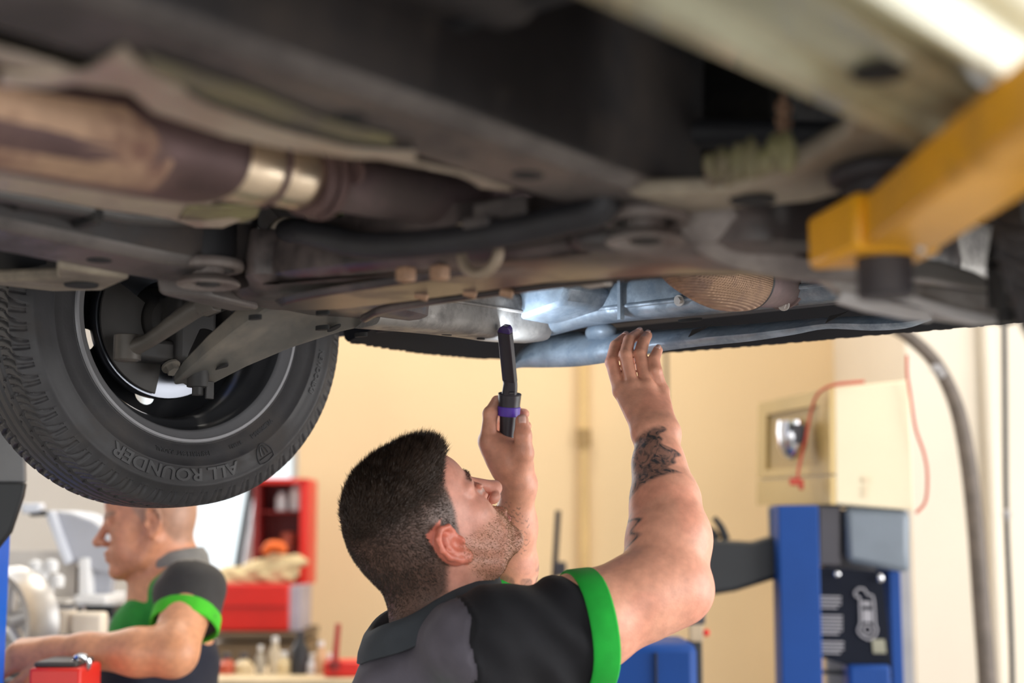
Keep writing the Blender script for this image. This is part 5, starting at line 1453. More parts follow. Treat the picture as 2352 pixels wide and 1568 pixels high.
# trousers and boots
m_tr = cloth_material('navy_work_trousers', (0.015, 0.017, 0.026)); m_bt = mat('black_boot_leather', (0.02, 0.018, 0.017), 0.5)
hip = Vector((CH_.x, CH_.y, 0.88))
tr = [ell(hip, (0.125, 0.172, 0.14), Rt, 0.05)]
feet = []
for sg in (1, -1):
    hp = hip + rd * 0.09 * sg - zz * 0.05; kn = hip + rd * 0.115 * sg + fd * (0.05 if sg > 0 else -0.02) - zz * 0.42; an_ = hip + rd * 0.13 * sg + fd * (0.0 if sg > 0 else -0.03); an_.z = 0.10
    tr += chain([hp, kn, an_], [0.095, 0.070, 0.062], 0.04); feet.append(an_)
tp, tF = surface_nets(field(tr, 0.08), (-0.45, 1.6, 0.02), (0.4, 2.6, 1.06), 0.010)
np_mesh('trousers', relax(tp, tF, 1), tF, m_tr, mech)
for a_ in feet:
    fp = [cone(Vector((a_.x, a_.y, 0.05)), Vector((a_.x, a_.y, 0.12)), 0.05, 0.05, 0.03), cone(Vector((a_.x, a_.y, 0.045)), Vector((a_.x, a_.y, 0.04)) + fd * 0.17, 0.045, 0.04, 0.03)]
    lo_ = Vector((a_.x - 0.2, a_.y - 0.2, -0.02)); bp_o, bF = surface_nets(lambda P, ff=field(fp, 0.08): np.maximum(ff(P), 0.002 - P[:, 2]), lo_, lo_ + Vector((0.5, 0.5, 0.24)), 0.009)
    np_mesh('boot', bp_o, bF, m_bt, mech)

# ---- inspection lamp in his left hand
m_lb = mat('dark_lamp_plastic', (0.030, 0.026, 0.034), 0.35, var=0.1, scale=40)
m_lp = mat('purple_lamp_band', (0.10, 0.045, 0.42), 0.35, var=0.05)
m_lpd = mat('dark_purple_tip', (0.045, 0.022, 0.12), 0.3, var=0.05)
m_led = mat('lit_led_strip', (0.9, 0.95, 1.0), 0.4, var=0.0, emit=(0.80, 0.90, 1.0), emit_str=8.0)
LA, LB = W(1163, 1010, 2.285), W(1158, 748, 2.205)
lamp = thing('inspection_lamp', 'slim dark inspection lamp with purple band held upright in the left hand', 'lamp', LA)
d1 = (W(1172, 900, 2.262) - LA).normalized(); g0, g1 = W(1165, 1015, 2.285), W(1171, 905, 2.268)
b = MB(); b.tube([g0, g0.lerp(g1, 0.3), g0.lerp(g1, 0.62), g0.lerp(g1, 0.66)], [0.013, 0.0135, 0.0145, 0.012], n=24, smooth=3); wchild(b.build('handle', m_lb, None), lamp)
b = MB(); b.tube([g0.lerp(g1, 0.55), g0.lerp(g1, 0.75)], [0.0178, 0.0185], n=32, smooth=1); wchild(b.build('band', m_lp, None, bevel=0.0012), lamp)
b = MB(); b.tube([g0.lerp(g1, 0.74), g0.lerp(g1, 0.86), g0.lerp(g1, 1.0), g0.lerp(g1, 1.02)], [0.0175, 0.0178, 0.0185, 0.016], n=32, smooth=2)
b.ring(g0.lerp(g1, 1.0), g1 - g0, 0.0172, 0.0018, 36, 8); wchild(b.build('head_collar', m_lb, None), lamp)
nk = [W(1170, 905, 2.262), W(1172, 880, 2.255), W(1168, 866, 2.25)]
b = MB(); b.tube(nk, [0.0125, 0.0115, 0.0105], up=(0, -1, 0), sect=lambda t: sup_section(20, 2, 2, 3.0), smooth=3)
b.box(W(1181, 893, 2.250), (0.004, 0.004, 0.008)); b.box(W(1176, 903, 2.2465), (0.010, 0.004, 0.004)); wchild(b.build('swivel_neck', m_lb, None, bevel=0.001), lamp)
s0, s1 = W(1171, 874, 2.246), W(1160, 762, 2.200)
bar_dir = (s1 - s0).normalized(); vn = Vector((-0.52, -0.85, 0)); vn = (vn - bar_dir * vn.dot(bar_dir)).normalized(); vt = bar_dir.cross(vn)
def bar_sec(c, w, t): return [c + vt * x * w / 2 + vn * y * t / 2 for x, y in ((-1, -0.75), (-0.8, -1), (0.8, -1), (1, -0.75), (1, 0.75), (0.8, 1), (-0.8, 1), (-1, 0.75))]
b = MB(); b.loft([bar_sec(s0, 0.0235, 0.012), bar_sec(s1, 0.0235, 0.012)]); wchild(b.build('light_bar', m_lb, None, bevel=0.0008), lamp)
b = MB(); b.loft([bar_sec(s1, 0.0238, 0.0124), bar_sec(s1 + bar_dir * 0.007 + vt * 0.002, 0.020, 0.0115), bar_sec(s1 + bar_dir * 0.012 + vt * 0.004, 0.011, 0.009)]); wchild(b.build('tip_cap', m_lpd, None, bevel=0.0008), lamp)
far = 1 if vt.y > 0 else -1
lf = -vn if vn.y < 0 else vn
b = MB(); b.loft([[s0.lerp(s1, t_) + vt * x * 0.0085 + lf * y for x, y in ((-1, 0.0058), (1, 0.0058), (1, 0.0068), (-1, 0.0068))] for t_ in (0.10, 0.97)]); wchild(b.build('led_strip', m_led, None), lamp)
ll = bpy.data.lights.new('led_glow', 'AREA'); ll.shape = 'RECTANGLE'; ll.size = 0.016; ll.size_y = 0.10; ll.energy = 0.42; ll.color = (0.80, 0.90, 1.0)
lo_ = bpy.data.objects.new('led_glow', ll); COL.objects.link(lo_)
zax = -lf; yax = bar_dir; xax = yax.cross(zax)
Mx = Matrix((xax, yax, zax)).transposed().to_4x4(); Mx.translation = s0.lerp(s1, 0.55) + lf * 0.009
lo_.parent = lamp; lo_.matrix_parent_inverse = lamp.matrix_basis.inverted(); lo_.matrix_basis = Mx
# ================================================================ background of the workshop
def hexw(b, pts8):
    """four front corners then four back corners"""
    return b.loft([pts8[:4], pts8[4:]])
def ptag(o, label, cat, group=None): return tag(o, label, cat, group)
m_cream = mat('cream_enamel', (0.80, 0.70, 0.50), 0.4, var=0.04, scale=3)
m_cream_shade = mat('shaded_cream_enamel', (0.50, 0.35, 0.13), 0.45, var=0.06, scale=4)  # the cover's cream with the shade of its left face put in
m_hous = mat('slate_grey_housing', (0.16, 0.19, 0.23), 0.35, var=0.15, scale=5)
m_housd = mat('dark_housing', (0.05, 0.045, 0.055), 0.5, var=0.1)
m_blk = mat('matt_black_metal', (0.014, 0.016, 0.020), 0.5, var=0.15)
m_gry = mat('grey_metal', (0.30, 0.29, 0.30), 0.45, var=0.1)
m_chrome = mat('chrome', (0.75, 0.76, 0.80), 0.12, metal=1.0, var=0.05)
m_red = mat('red_enamel', (0.72, 0.02, 0.012), 0.4, var=0.06)
m_redd = mat('dark_red_enamel', (0.22, 0.012, 0.012), 0.5, var=0.1)
m_cable = mat('red_cable_sheath', (0.55, 0.06, 0.03), 0.5, var=0.1)
m_wht = mat('white_plastic', (0.85, 0.85, 0.86), 0.4, var=0.03)
m_print = mat('pale_print', (0.30, 0.29, 0.32), 0.6, var=0.1)

# ---- lift column at right
YC = 3.9
lc = thing('lift_column', 'blue lift column with cream motor cover and slate housing at right', 'lift', (W(1900, 1400, 4.1).x, 4.1, 0.0))
def post_part(name, x0, x1, y_top, Y, depth, m, x0b=None, x1b=None, bevel=0.004):
    """upright bar from the floor up to pixel row y_top"""
    zt = W(1900, y_top, Y).z
    a, b_ = W(x0, y_top, Y), W(x1, y_top, Y)
    bx = MB().box(((a.x + b_.x) / 2, Y + depth / 2, zt / 2), (b_.x - a.x, depth, zt))
    return wchild(bx.build(name, m, None, bevel=bevel), lc)
post_part('front_flange', 1787, 1880, 1160, YC - 0.05, 0.10, m_blue)
post_part('web', 1890, 2088, 1170, YC + 0.30, 0.03, m_gry)
post_part('rear_flange', 2037, 2064, 1175, YC + 0.12, 0.14, m_blue)
post_part('side_plate', 2064, 2092, 1300, YC + 0.14, 0.12, m_gry)
b = MB(); hexw(b, [W(1915, 890, YC), W(2090, 872, YC), W(2100, 1172, YC), W(1918, 1158, YC), W(1750, 926, YC + 0.5), W(1925, 905, YC + 0.5), W(1930, 1150, YC + 0.5), W(1746, 1160, YC + 0.5)])
cov = wchild(b.build('motor_cover', m_cream, None, bevel=0.006), lc)
# recessed side panel of the cover, its shade painted into the ochre tones
def on_left(u, v_, o=0.0):
    """u 0..1 from rear to front edge, v 0..1 top to bottom on the cover's left face"""
    a = W(1750, 926, YC + 0.5).lerp(W(1915, 890, YC), u); c = W(1746, 1160, YC + 0.5).lerp(W(1918, 1158, YC), u)
    return a.lerp(c, v_) + Vector((-1, -0.2, 0)).normalized() * o
for (u0, u1, v0, v1, mm_, nm) in ((0.0, 1, 0, 0.13, m_cream_shade, 'panel_rim'), (0, 0.13, 0.13, 0.66, m_cream_shade, 'panel_rim'), (0.86, 1, 0.13, 0.66, m_cream_shade, 'panel_rim'), (0, 1, 0.66, 0.74, m_cream_shade, 'panel_rim'), (0, 1, 0.76, 1.0, m_cream_shade, 'panel_skirt'), (0.13, 0.86, 0.13, 0.66, mat('shaded_recess_panel', (0.36, 0.245, 0.09), 0.5, var=0.06), 'recess_panel')):
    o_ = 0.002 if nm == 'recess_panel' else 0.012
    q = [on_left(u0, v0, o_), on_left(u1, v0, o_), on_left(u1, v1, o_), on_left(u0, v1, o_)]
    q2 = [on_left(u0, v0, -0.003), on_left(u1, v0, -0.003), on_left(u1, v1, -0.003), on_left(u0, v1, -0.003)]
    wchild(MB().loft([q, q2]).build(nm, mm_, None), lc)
for (x, y, w_, h_) in ((1992, 1102, 20, 12), (1990, 1122, 16, 7), (1988, 1136, 14, 6)):
    a = W(x, y, YC - 0.004); wchild(MB().box(a, (w_ / 838.0, 0.002, h_ / 838.0)).build('faded_print', mat('faded_label', (0.74, 0.60, 0.42), 0.6), None), lc)
b = MB(); hexw(b, [W(1938, 1160, YC + 0.01), W(2092, 1172, YC + 0.01), W(2092, 1318, YC + 0.01), W(1942, 1293, YC + 0.01), W(1938, 1160, YC + 0.35), W(2060, 1170, YC + 0.35), W(2060, 1290, YC + 0.35), W(1942, 1280, YC + 0.35)])
wchild(b.build('housing', m_hous, None, bevel=0.02), lc)
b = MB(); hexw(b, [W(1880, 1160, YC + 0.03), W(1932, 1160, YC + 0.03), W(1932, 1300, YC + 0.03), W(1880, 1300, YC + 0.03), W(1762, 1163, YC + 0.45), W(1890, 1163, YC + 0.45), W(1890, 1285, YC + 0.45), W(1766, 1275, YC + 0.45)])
wchild(b.build('housing_side', m_housd, None, bevel=0.006), lc)  # same housing, darker: shade of its left side put into the colour
b = MB(); hexw(b, [W(1765, 1165, YC + 0.05), W(1787, 1165, YC + 0.05), W(1787, 1270, YC + 0.05), W(1770, 1270, YC + 0.05), W(1765, 1165, YC + 0.3), W(1787, 1165, YC + 0.3), W(1787, 1270, YC + 0.3), W(1770, 1270, YC + 0.3)])
wchild(b.build('guard_strip', m_hous, None, bevel=0.004), lc)
# black instruction board with pale print
b = MB(); hexw(b, [W(1878, 1300, YC + 0.02), W(2026, 1312, YC + 0.02), W(2052, 1560, YC + 0.02), W(1880, 1508, YC + 0.02), W(1878, 1300, YC + 0.05), W(2026, 1312, YC + 0.05), W(2052, 1560, YC + 0.05), W(1880, 1508, YC + 0.05)])
bd = wchild(b.build('instruction_board', mat('black_board', (0.008, 0.010, 0.018), 0.8, var=0.1, spec=0.15), None), lc)
def flat(px, name, m):
    q = [W(x, y, YC + 0.016) for x, y in px]; wchild(MB().loft([q, [p + Vector((0, 0.003, 0)) for p in q]]).build(name, m, None), lc)
for r_, (y0, n_) in enumerate(((1368, 4), (1412, 6), (1472, 4))):
    for k in range(n_):
        xr = 1932 - (8 if k == n_ - 1 else 0) + r_ * 3
        flat([(1883, y0 + k * 8), (xr, y0 + 1 + k * 8), (xr, y0 + 5 + k * 8), (1884, y0 + 4 + k * 8)], 'printed_line', m_print)
hook = [(1962, 1362), (1970, 1352), (1984, 1352), (1993, 1366), (2004, 1368), (2008, 1400), (2010, 1435), (2014, 1445), (2008, 1462), (1994, 1468), (1976, 1458), (1970, 1446), (1976, 1430), (1975, 1400), (1974, 1372), (1966, 1370)]
wchild(MB().tube([W(x, y, YC + 0.016) for x, y in hook + [hook[0]]], 0.0032, n=6, smooth=2).build('printed_hook_outline', m_print, None), lc)
flat([(1980, 1380), (2000, 1381), (2001, 1392), (1981, 1391)], 'printed_mark', m_print); flat([(1982, 1400), (2003, 1401), (2004, 1428), (1983, 1428)], 'printed_mark', m_print)
wchild(MB().ring(W(1992, 1446, YC + 0.014), (0, 1, 0), 0.012, 0.003, 20, 6).build('printed_ring', m_print, None), lc)
flat([(2003, 1468), (2032, 1468), (2036, 1500), (2006, 1500)], 'printed_mark', mat('khaki_print', (0.25, 0.24, 0.18), 0.6))
wchild(MB().ball(W(1923, 1318, YC), (0.010, 0.006, 0.008)).build('board_screw', m_chrome, None), lc)
wchild(MB().ball(W(2022, 1327, YC), (0.010, 0.008, 0.012)).build('board_screw', m_chrome, None), lc)
b = MB(); b.box(W(1990, 1545, YC + 0.04) - Vector((0, 0, 0.25)), (0.115, 0.08, 0.55)); wchild(b.build('carriage', m_blue, None, bevel=0.01), lc)
wchild(MB().cyl(W(1878, 1542, YC + 0.06), W(1945, 1545, YC + 0.06), 0.006, n=12).build('locking_rod', m_blk, None), lc)
# black swing arm pointing left
pa = [(1795, 1225), (1730, 1245), (1640, 1240), (1585, 1250), (1560, 1300), (1600, 1372), (1690, 1358), (1795, 1325)]
b = MB(); q = [W(x, y, YC + 0.02) for x, y in pa]; b.loft([q, [p + Vector((0.02, 0.16, 0)) for p in q]]); wchild(b.build('swing_arm', m_blk, None, bevel=0.012), lc)
b = MB(); b.tube([W(1668, 1240, YC + 0.06), W(1656, 1210, YC + 0.06), W(1640, 1188, YC + 0.06)], [0.012, 0.010, 0.007], n=10); wchild(b.build('arm_lever', m_blk, None), lc)
b = MB(); b.tube([W(1590, 1250, YC + 0.08), W(1600, 1225, YC + 0.08), W(1630, 1222, YC + 0.08), W(1645, 1240, YC + 0.08)], 0.016, n=12); wchild(b.build('pad_adapter', m_blk, None), lc)
# chrome work lamp hung on the cover, with red cable
wl = thing('work_lamp', 'chrome dome work lamp hanging in front of the cream motor cover', 'lamp', W(1820, 1055, 4.02))
c = W(1820, 1008, 4.02)
b = MB(); b.lathe([(0.052, 0.0), (0.055, 0.030), (0.050, 0.042), (0.02, 0.045), (-0.02, 0.041), (-0.045, 0.030), (-0.057, 0.014), (-0.059, 0.0)], 32, Matrix.Translation(c), axis='Z'); wchild(b.build('dome', m_chrome, None), wl)
b = MB(); b.box(c + Vector((0.012, -0.044, 0.012)), (0.03, 0.008, 0.055)); wchild(b.build('socket', m_housd, None, bevel=0.003), wl)
rc = MB().tube([W(1985, 876, 3.86), W(1915, 884, 3.86), W(1878, 905, 3.92), W(1862, 950, 3.96), W(1852, 1000, 3.96), W(1842, 1040, 3.97), W(1834, 1080, 3.97), W(1832, 1100, 3.97)], 0.0042, n=8).build('lamp_cable', m_cable, None)
ptag(rc, 'red cable draped from the cream cover down past the chrome lamp', 'cable')
pg = MB().box(W(1826, 1106, 3.97), (0.03, 0.016, 0.02)).box(W(1840, 1112, 3.97), (0.014, 0.012, 0.03)).build('cable_plug', m_cable, None, bevel=0.003); pg.parent = rc
rc2 = MB().tube([W(2083, 815, 3.86), W(2084, 860, 3.86), W(2090, 900, 3.87), W(2102, 980, 3.87), W(2122, 1040, 3.87), W(2130, 1090, 3.87), W(2126, 1150, 3.87), W(2104, 1178, 3.87)], 0.0040, n=8).build('looped_cable', m_cable, None)
ptag(rc2, 'thin red cable looping beside the right edge of the cream cover', 'cable')

# ---- pier pipes, hose and cable
hs = MB().tube([W(2040, 745, 4.55), W(2090, 775, 4.55), W(2150, 835, 4.55), W(2196, 930, 4.55), W(2222, 1050, 4.55), W(2240, 1200, 4.55), W(2254, 1380, 4.55), W(2270, 1600, 4.55), W(2282, 1900, 4.55), W(2290, 2250, 4.55)], [0.021, 0.021, 0.022, 0.024, 0.026, 0.027, 0.028, 0.029, 0.03, 0.03], n=16).build('exhaust_hose', mat('grey_brown_hose', (0.13, 0.105, 0.09), 0.6, var=0.2, scale=20, bump=0.2), None)
ptag(hs, 'thick grey brown extraction hose arching down beside the pier', 'hose')
kn = MB().box(W(2150, 845, 4.51), (0.03, 0.03, 0.02)).ball(W(2160, 858, 4.51), 0.016, 10, 8).build('hose_clip', m_gry, hs)
cb = MB().tube([W(2306, 700, 4.9), W(2308, 900, 4.9), W(2311, 1180, 4.9), W(2320, 1400, 4.9), W(2326, 1620, 4.9), W(2330, 2200, 4.9)], 0.0095, n=10).build('hanging_cable', m_blk, None)
ptag(cb, 'thin black cable hanging straight down the pale pier', 'cable')
MB().ball(W(2312, 1182, 4.89), (0.016, 0.016, 0.02), 12, 8).build('cable_coupling', m_gry, cb)
for nm, x, r_, lab in (('conduit', 2270, 0.022, 'off white conduit running down the pier beside the hose'), ):
    o = MB().cyl((W(x, 900, 5.05).x, 5.05, 0.0), (W(x, 900, 5.05).x, 5.05, 4.6), r_, n=20).build(nm, m_pier, None); ptag(o, lab, 'pipe')
# ---- fittings on the back wall
x_ = W(1341, 900, 6.15).x
pp = MB().cyl((x_, 6.165, 0.0), (x_, 6.165, 4.6), 0.020, n=20).build('wall_pipe', mat('ochre_pipe_paint', (0.66, 0.46, 0.21), 0.6, var=0.15, scale=3), None)
ptag(pp, 'ochre painted pipe running up the cream back wall', 'pipe')
MB().cyl((x_, 6.165, W(1341, 1025, 6.15).z), (x_, 6.165, W(1341, 985, 6.15).z), 0.031, n=20).build('pipe_coupling', mat('dark_ochre', (0.34, 0.22, 0.09), 0.6), pp)
x_ = W(1531, 900, 5.6).x
o = MB().cyl((x_, 5.6, 1.15), (x_, 5.6, 4.6), 0.007, n=10).build('drop_cable', m_blk, None); ptag(o, 'thin black cable dropping from the ceiling behind the raised hand', 'cable')
# ---- black pole with bracket
zt = W(1277, 1172, 4.6)
po = thing('slim_stand', 'slim dark stand with a clamp beside the ochre wall pipe', 'stand', (zt.x, zt.y, 0))
wchild(MB().tube([W(1282, 1172, 4.6), W(1272, 1340, 4.6), Vector((W(1262, 1400, 4.6).x, 4.6, 0.02))], 0.010, n=10, smooth=1).build('pole', mat('dark_brown_metal', (0.05, 0.04, 0.04), 0.5), None), po)
wchild(MB().box(W(1288, 1306, 4.59), (0.035, 0.03, 0.045)).build('clamp', m_housd, None, bevel=0.005), po)
wchild(MB().lathe([(0.0, 0.0), (0.0, 0.15), (0.02, 0.14), (0.03, 0.02)], 24, Matrix.Translation((W(1262, 1400, 4.6).x, 4.6, 0.0)), axis='Z').build('base', m_blk, None), po)
# ---- blue bin and black support stand
a = W(1352, 1490, 3.4); c = W(1602, 1490, 3.4)
bb = thing('blue_cabinet', 'blue steel cabinet low behind the bent elbow', 'cabinet', ((a.x + c.x) / 2, 3.52, 0))
zt = W(1480, 1478, 3.4).z
wchild(MB().box(((a.x + c.x) / 2, 3.52, zt / 2), (c.x - a.x, 0.24, zt)).build('body', m_blue, None, bevel=0.02), bb)
wchild(MB().box(((a.x + c.x) / 2 + 0.03, 3.395, zt - 0.22), (0.004, 0.012, 0.40)).build('door_seam', m_blk, None), bb)
wchild(MB().cyl(((a.x + c.x) / 2 + 0.06, 3.39, zt - 0.2), ((a.x + c.x) / 2 + 0.06, 3.39, zt - 0.12), 0.007, n=10).build('handle', m_chrome, None), bb)
s_ = W(1597, 1400, 3.80)
st_ = thing('support_stand', 'black upright support stand with red knob beside the blue cabinet', 'stand', (s_.x, s_.y, 0))
wchild(MB().box((s_.x, s_.y, W(1597, 1378, 3.80).z / 2), (0.030, 0.03, W(1597, 1378, 3.80).z)).build('post', m_blk, None, bevel=0.004), st_)
wchild(MB().box((s_.x - 0.002, s_.y, W(1597, 1402, 3.80).z), (0.05, 0.05, 0.07)).build('sleeve', m_housd, None, bevel=0.006), st_)
wchild(MB().box((s_.x, s_.y - 0.004, W(1597, 1450, 3.80).z), (0.034, 0.034, 0.05)).build('bright_collar', mat('tan_metal', (0.55, 0.42, 0.28), 0.45), None, bevel=0.003), st_)
wchild(MB().ball((s_.x + 0.026, s_.y - 0.01, W(1597, 1452, 3.80).z), 0.010, 10, 8).build('knob', m_red, None), st_)
wchild(MB().box((s_.x, s_.y, 0.015), (0.2, 0.16, 0.03)).build('base', m_blk, None, bevel=0.004), st_)
wchild(MB().tube([W(1490, 1475, 3.80), W(1512, 1452, 3.80), W(1532, 1470, 3.80), W(1560, 1480, 3.80), W(1590, 1470, 3.80)], 0.006, n=8).build('cable', m_blk, None), st_)

# ---- lift column at the left edge
l2 = thing('lift_column', 'blue lift column with grey and black carriage at the left edge', 'lift', (W(-60, 1300, 2.7).x, 2.75, 0))
def wl2(o): return wchild(o, l2)
a, c = W(-190, 1400, 2.8), W(19, 1400, 2.8)
wl2(MB().box(((a.x + c.x) / 2, 2.75, 1.4), (c.x - a.x, 0.10, 2.8)).build('post', mat('bright_blue_lift_paint', (0.01, 0.13, 0.68), 0.4, var=0.06), None, bevel=0.008))
b = MB(); q = [W(x, y, 2.67) for x, y in [(-190, 940), (52, 985), (55, 1108), (-190, 1108)]]; b.loft([q, [p + Vector((0, 0.02, 0)) for p in q]]); wl2(b.build('grey_guard', mat('mid_grey_guard', (0.17, 0.17, 0.18), 0.5), None, bevel=0.004))
b = MB(); q = [W(x, y, 2.66) for x, y in [(-190, 1108), (56, 1108), (50, 1140), (22, 1222), (-10, 1262), (-190, 1300)]]; b.loft([q, [p + Vector((0, 0.02, 0)) for p in q]]); wl2(b.build('black_guard', m_blk, None, bevel=0.004))
wl2(MB().box(((a.x + c.x) / 2, 2.75, 0.01), (0.17, 0.16, 0.02)).build('base_plate', m_blk, None))

# ---- wheel balancer
wb = thing('wheel_balancer', 'pale wheel balancer with tilted grey hood and white post', 'machine', (W(170, 1400, 3.80).x, 4.0, 0))
m_hood = mat('pale_grey_hood', (0.42, 0.43, 0.48), 0.4, var=0.06); m_edge = mat('bluish_white_edge', (0.66, 0.69, 0.77), 0.35, var=0.04)
def wbp(name, px, Y, dep, m, bev=0.006):
    q = [W(x, y, Y) for x, y in px]; return wchild(MB().loft([q, [p + Vector((0, dep, 0)) for p in q]]).build(name, m, None, bevel=bev), wb)
wbp('hood', [(118, 1172), (165, 1178), (215, 1196), (248, 1225), (258, 1262), (290, 1285), (282, 1300), (250, 1318), (215, 1310), (190, 1292), (155, 1296)], 3.95, 0.22, m_hood)
wbp('hood_rim', [(100, 1174), (122, 1172), (165, 1290), (146, 1300)], 3.93, 0.05, m_edge)
wbp('top_arm', [(48, 1156), (92, 1155), (92, 1178), (48, 1180)], 3.9, 0.05, m_edge)
wbp('arm_joint', [(66, 1178), (100, 1170), (100, 1184), (66, 1186)], 3.9, 0.05, m_blk)
wbp('post', [(180, 1282), (203, 1280), (206, 1372), (178, 1372)], 3.93, 0.06, m_wht)
wbp('panel', [(203, 1300), (262, 1296), (252, 1372), (206, 1372)], 3.98, 0.05, m_hood)
wbp('tray', [(168, 1366), (245, 1366), (243, 1388), (170, 1388)], 3.9, 0.2, m_wht)
wbp('shaft', [(108, 1396), (165, 1394), (165, 1416), (108, 1418)], 3.9, 0.06, m_hood)
wbp('black_base', [(160, 1300), (178, 1300), (176, 1390), (262, 1390), (262, 1420), (158, 1420)], 4.1, 0.1, m_blk)
q = W(150, 1420, 4.05); wchild(MB().box((q.x + 0.03, 4.25, q.z / 2), (0.5, 0.3, q.z)).build('cabinet', m_gry, None, bevel=0.01), wb)
wchild(MB().ring(W(183, 1400, 3.88), (0, 1, 0), 0.012, 0.004, 20, 8).build('shaft_ring', m_chrome, None), wb)
o = MB().box(W(155, 1322, 4.12), (0.012, 0.02, 0.07)).build('amber_light', mat('amber_plastic', (0.8, 0.36, 0.03), 0.4), None); wchild(o, wb)
# shiny pots on the balancer
random.seed(2)
for k, (x, y, lab) in enumerate(((82, 1300, 'top left'), (118, 1298, 'top right'), (98, 1322, 'upper middle'), (132, 1332, 'right hand'), (62, 1332, 'left hand'), (108, 1356, 'lower'))):
    c = W(x, y, 3.86); o = MB().lathe([(-0.018, 0.0), (-0.018, 0.017), (0.004, 0.019), (0.012, 0.016), (0.016, 0.006), (0.018, 0.0)], 20, Matrix.Translation(c), axis='Z').build('white_pot', m_wht, None)
    ptag(o, 'glossy white pot, %s of the cluster beside the balancer hood' % lab, 'pot', 'white pots by the balancer')
# shelf carrying the pots and the wheel leaning in front
o = MB().box(W(90, 1378, 3.92), (0.20, 0.16, 0.012)).box(W(90, 1340, 3.99), (0.20, 0.012, 0.18)).build('pot_rack', mat('pale_rack', (0.62, 0.58, 0.54), 0.5), None)
wchild(o, wb)
c = W(-4, 1432, 3.6); Mw = Matrix.Translation(c) @ Matrix.Rotation(math.radians(70), 4, 'Z') @ Matrix.Scale(0.72, 4)
aw = thing('alloy_wheel', 'bare alloy wheel standing behind the second mechanic\'s hands', 'wheel', (c.x, c.y, c.z - 0.144))
b = MB(); b.lathe([(0.07, 0.17), (0.08, 0.195), (0.07, 0.19), (0.0, 0.17), (-0.07, 0.19), (-0.08, 0.195), (-0.07, 0.17), (0.0, 0.155)], 48, Mw, closed=True); wchild(b.build('barrel', mat('brushed_alloy', (0.55, 0.53, 0.52), 0.35, metal=0.6, var=0.1), None), aw)
for k in range(5):
    a_ = 2 * math.pi * k / 5 + 0.3
    d_ = Vector((0, math.cos(a_), math.sin(a_))); wchild(MB().tube([Mw @ (Vector((0.045, 0, 0)) + d_ * 0.03), Mw @ (Vector((0.06, 0, 0)) + d_ * 0.17)], [0.022, 0.016], n=10, smooth=1).build('spoke', MATS['brushed_alloy'], None), aw)
sd_ = MB().box((c.x, c.y, (c.z - 0.142) / 2), (0.14, 0.18, c.z - 0.142)).build('wheel_plinth', m_gry, None, bevel=0.01); ptag(sd_, 'grey metal plinth under the bare alloy wheel', 'plinth')
# small parts on the balancer top
for (x, y, r_, mm_, nm, lab) in ((150, 1428, .026, mat('cream_cup', (0.8, 0.7, 0.58), 0.5), 'paper_cup', 'cream paper cup left of the box by the forearm'), (205, 1432, .032, MATS['cream_cup'], 'cream_box', 'rounded cream box above the forearm')):
    c = W(x, y, 3.75)
    o = (MB().lathe([(-0.03, 0.0), (-0.03, r_ * 0.8), (0.03, r_), (0.028, r_ * 0.9), (-0.026, r_ * 0.7), (-0.026, 0)], 20, Matrix.Translation(c), axis='Z') if nm == 'paper_cup' else MB().box(c, (0.085, 0.06, 0.06))).build(nm, mm_, None, bevel=0.01 if nm != 'paper_cup' else 0)
    ptag(o, lab, 'cup' if nm == 'paper_cup' else 'box')
pc_ = W(180, 1450, 3.78); o = MB().box((pc_.x, 3.78, pc_.z / 2 - 0.004), (0.22, 0.16, pc_.z - 0.008)).build('parts_trolley', m_gry, None, bevel=0.008); ptag(o, 'grey parts trolley behind the second mechanic\'s forearm', 'trolley')

# ---- red cabinet, chest, bench
def boxpx(x0, x1, y0, y1, Y, dep):
    a, c = W(x0, y0, Y), W(x1, y1, Y)
    return ((a.x + c.x) / 2, Y + dep / 2, (a.z + c.z) / 2), (c.x - a.x, dep, a.z - c.z)
rcab = thing('wall_cabinet', 'open red wall cabinet with white containers inside', 'cabinet', W(645, 1340, 5.75))
def rp(name, x0, x1, y0, y1, Y, dep, m, bev=0.004):
    c_, s_ = boxpx(x0, x1, y0, y1, Y, dep); return wchild(MB().box(c_, s_).build(name, m, None, bevel=bev), rcab)
rp('back_panel', 588, 706, 1100, 1335, 5.92, 0.02, m_redd); rp('side_panel', 690, 706, 1100, 1345, 5.7, 0.24, m_red); rp('side_panel', 582, 590, 1110, 1335, 5.72, 0.22, m_redd)
rp('top_panel', 588, 706, 1098, 1110, 5.7, 0.24, m_red); rp('shelf', 590, 690, 1172, 1178, 5.74, 0.18, m_redd); rp('shelf', 590, 690, 1262, 1268, 5.74, 0.18, m_redd)
for (x, y, rx, h_, lab) in ((646, 1152, .022, .075, 'narrow white bottle in the red cabinet'), (682, 1142, .030, .11, 'tall white canister at the right of the red cabinet')):
    c = W(x, y, 5.8); o = MB().lathe([(-h_ / 2, 0), (-h_ / 2, rx), (h_ * 0.25, rx), (h_ * 0.38, rx * 0.5), (h_ / 2, rx * 0.5), (h_ / 2, 0)], 20, Matrix.Translation(c), axis='Z').build('white_bottle', m_wht, None)
    ptag(o, lab, 'bottle')
c = W(662, 1240, 5.8); o = MB().lathe([(-0.03, 0), (-0.03, 0.03), (0.03, 0.03), (0.033, 0)], 20, Matrix.Translation(c), axis='Z').build('rusty_tin', mat('rust_red_tin', (0.5, 0.10, 0.06), 0.5), None); ptag(o, 'rust red tin on the middle shelf of the red cabinet', 'tin')
ch = thing('tool_chest', 'bright red tool chest on the brown bench', 'chest', W(595, 1452, 5.5))
c_, s_ = boxpx(498, 662, 1340, 1449, 5.5, 0.3); wchild(MB().box(c_, s_).build('body', m_red, None, bevel=0.008), ch)
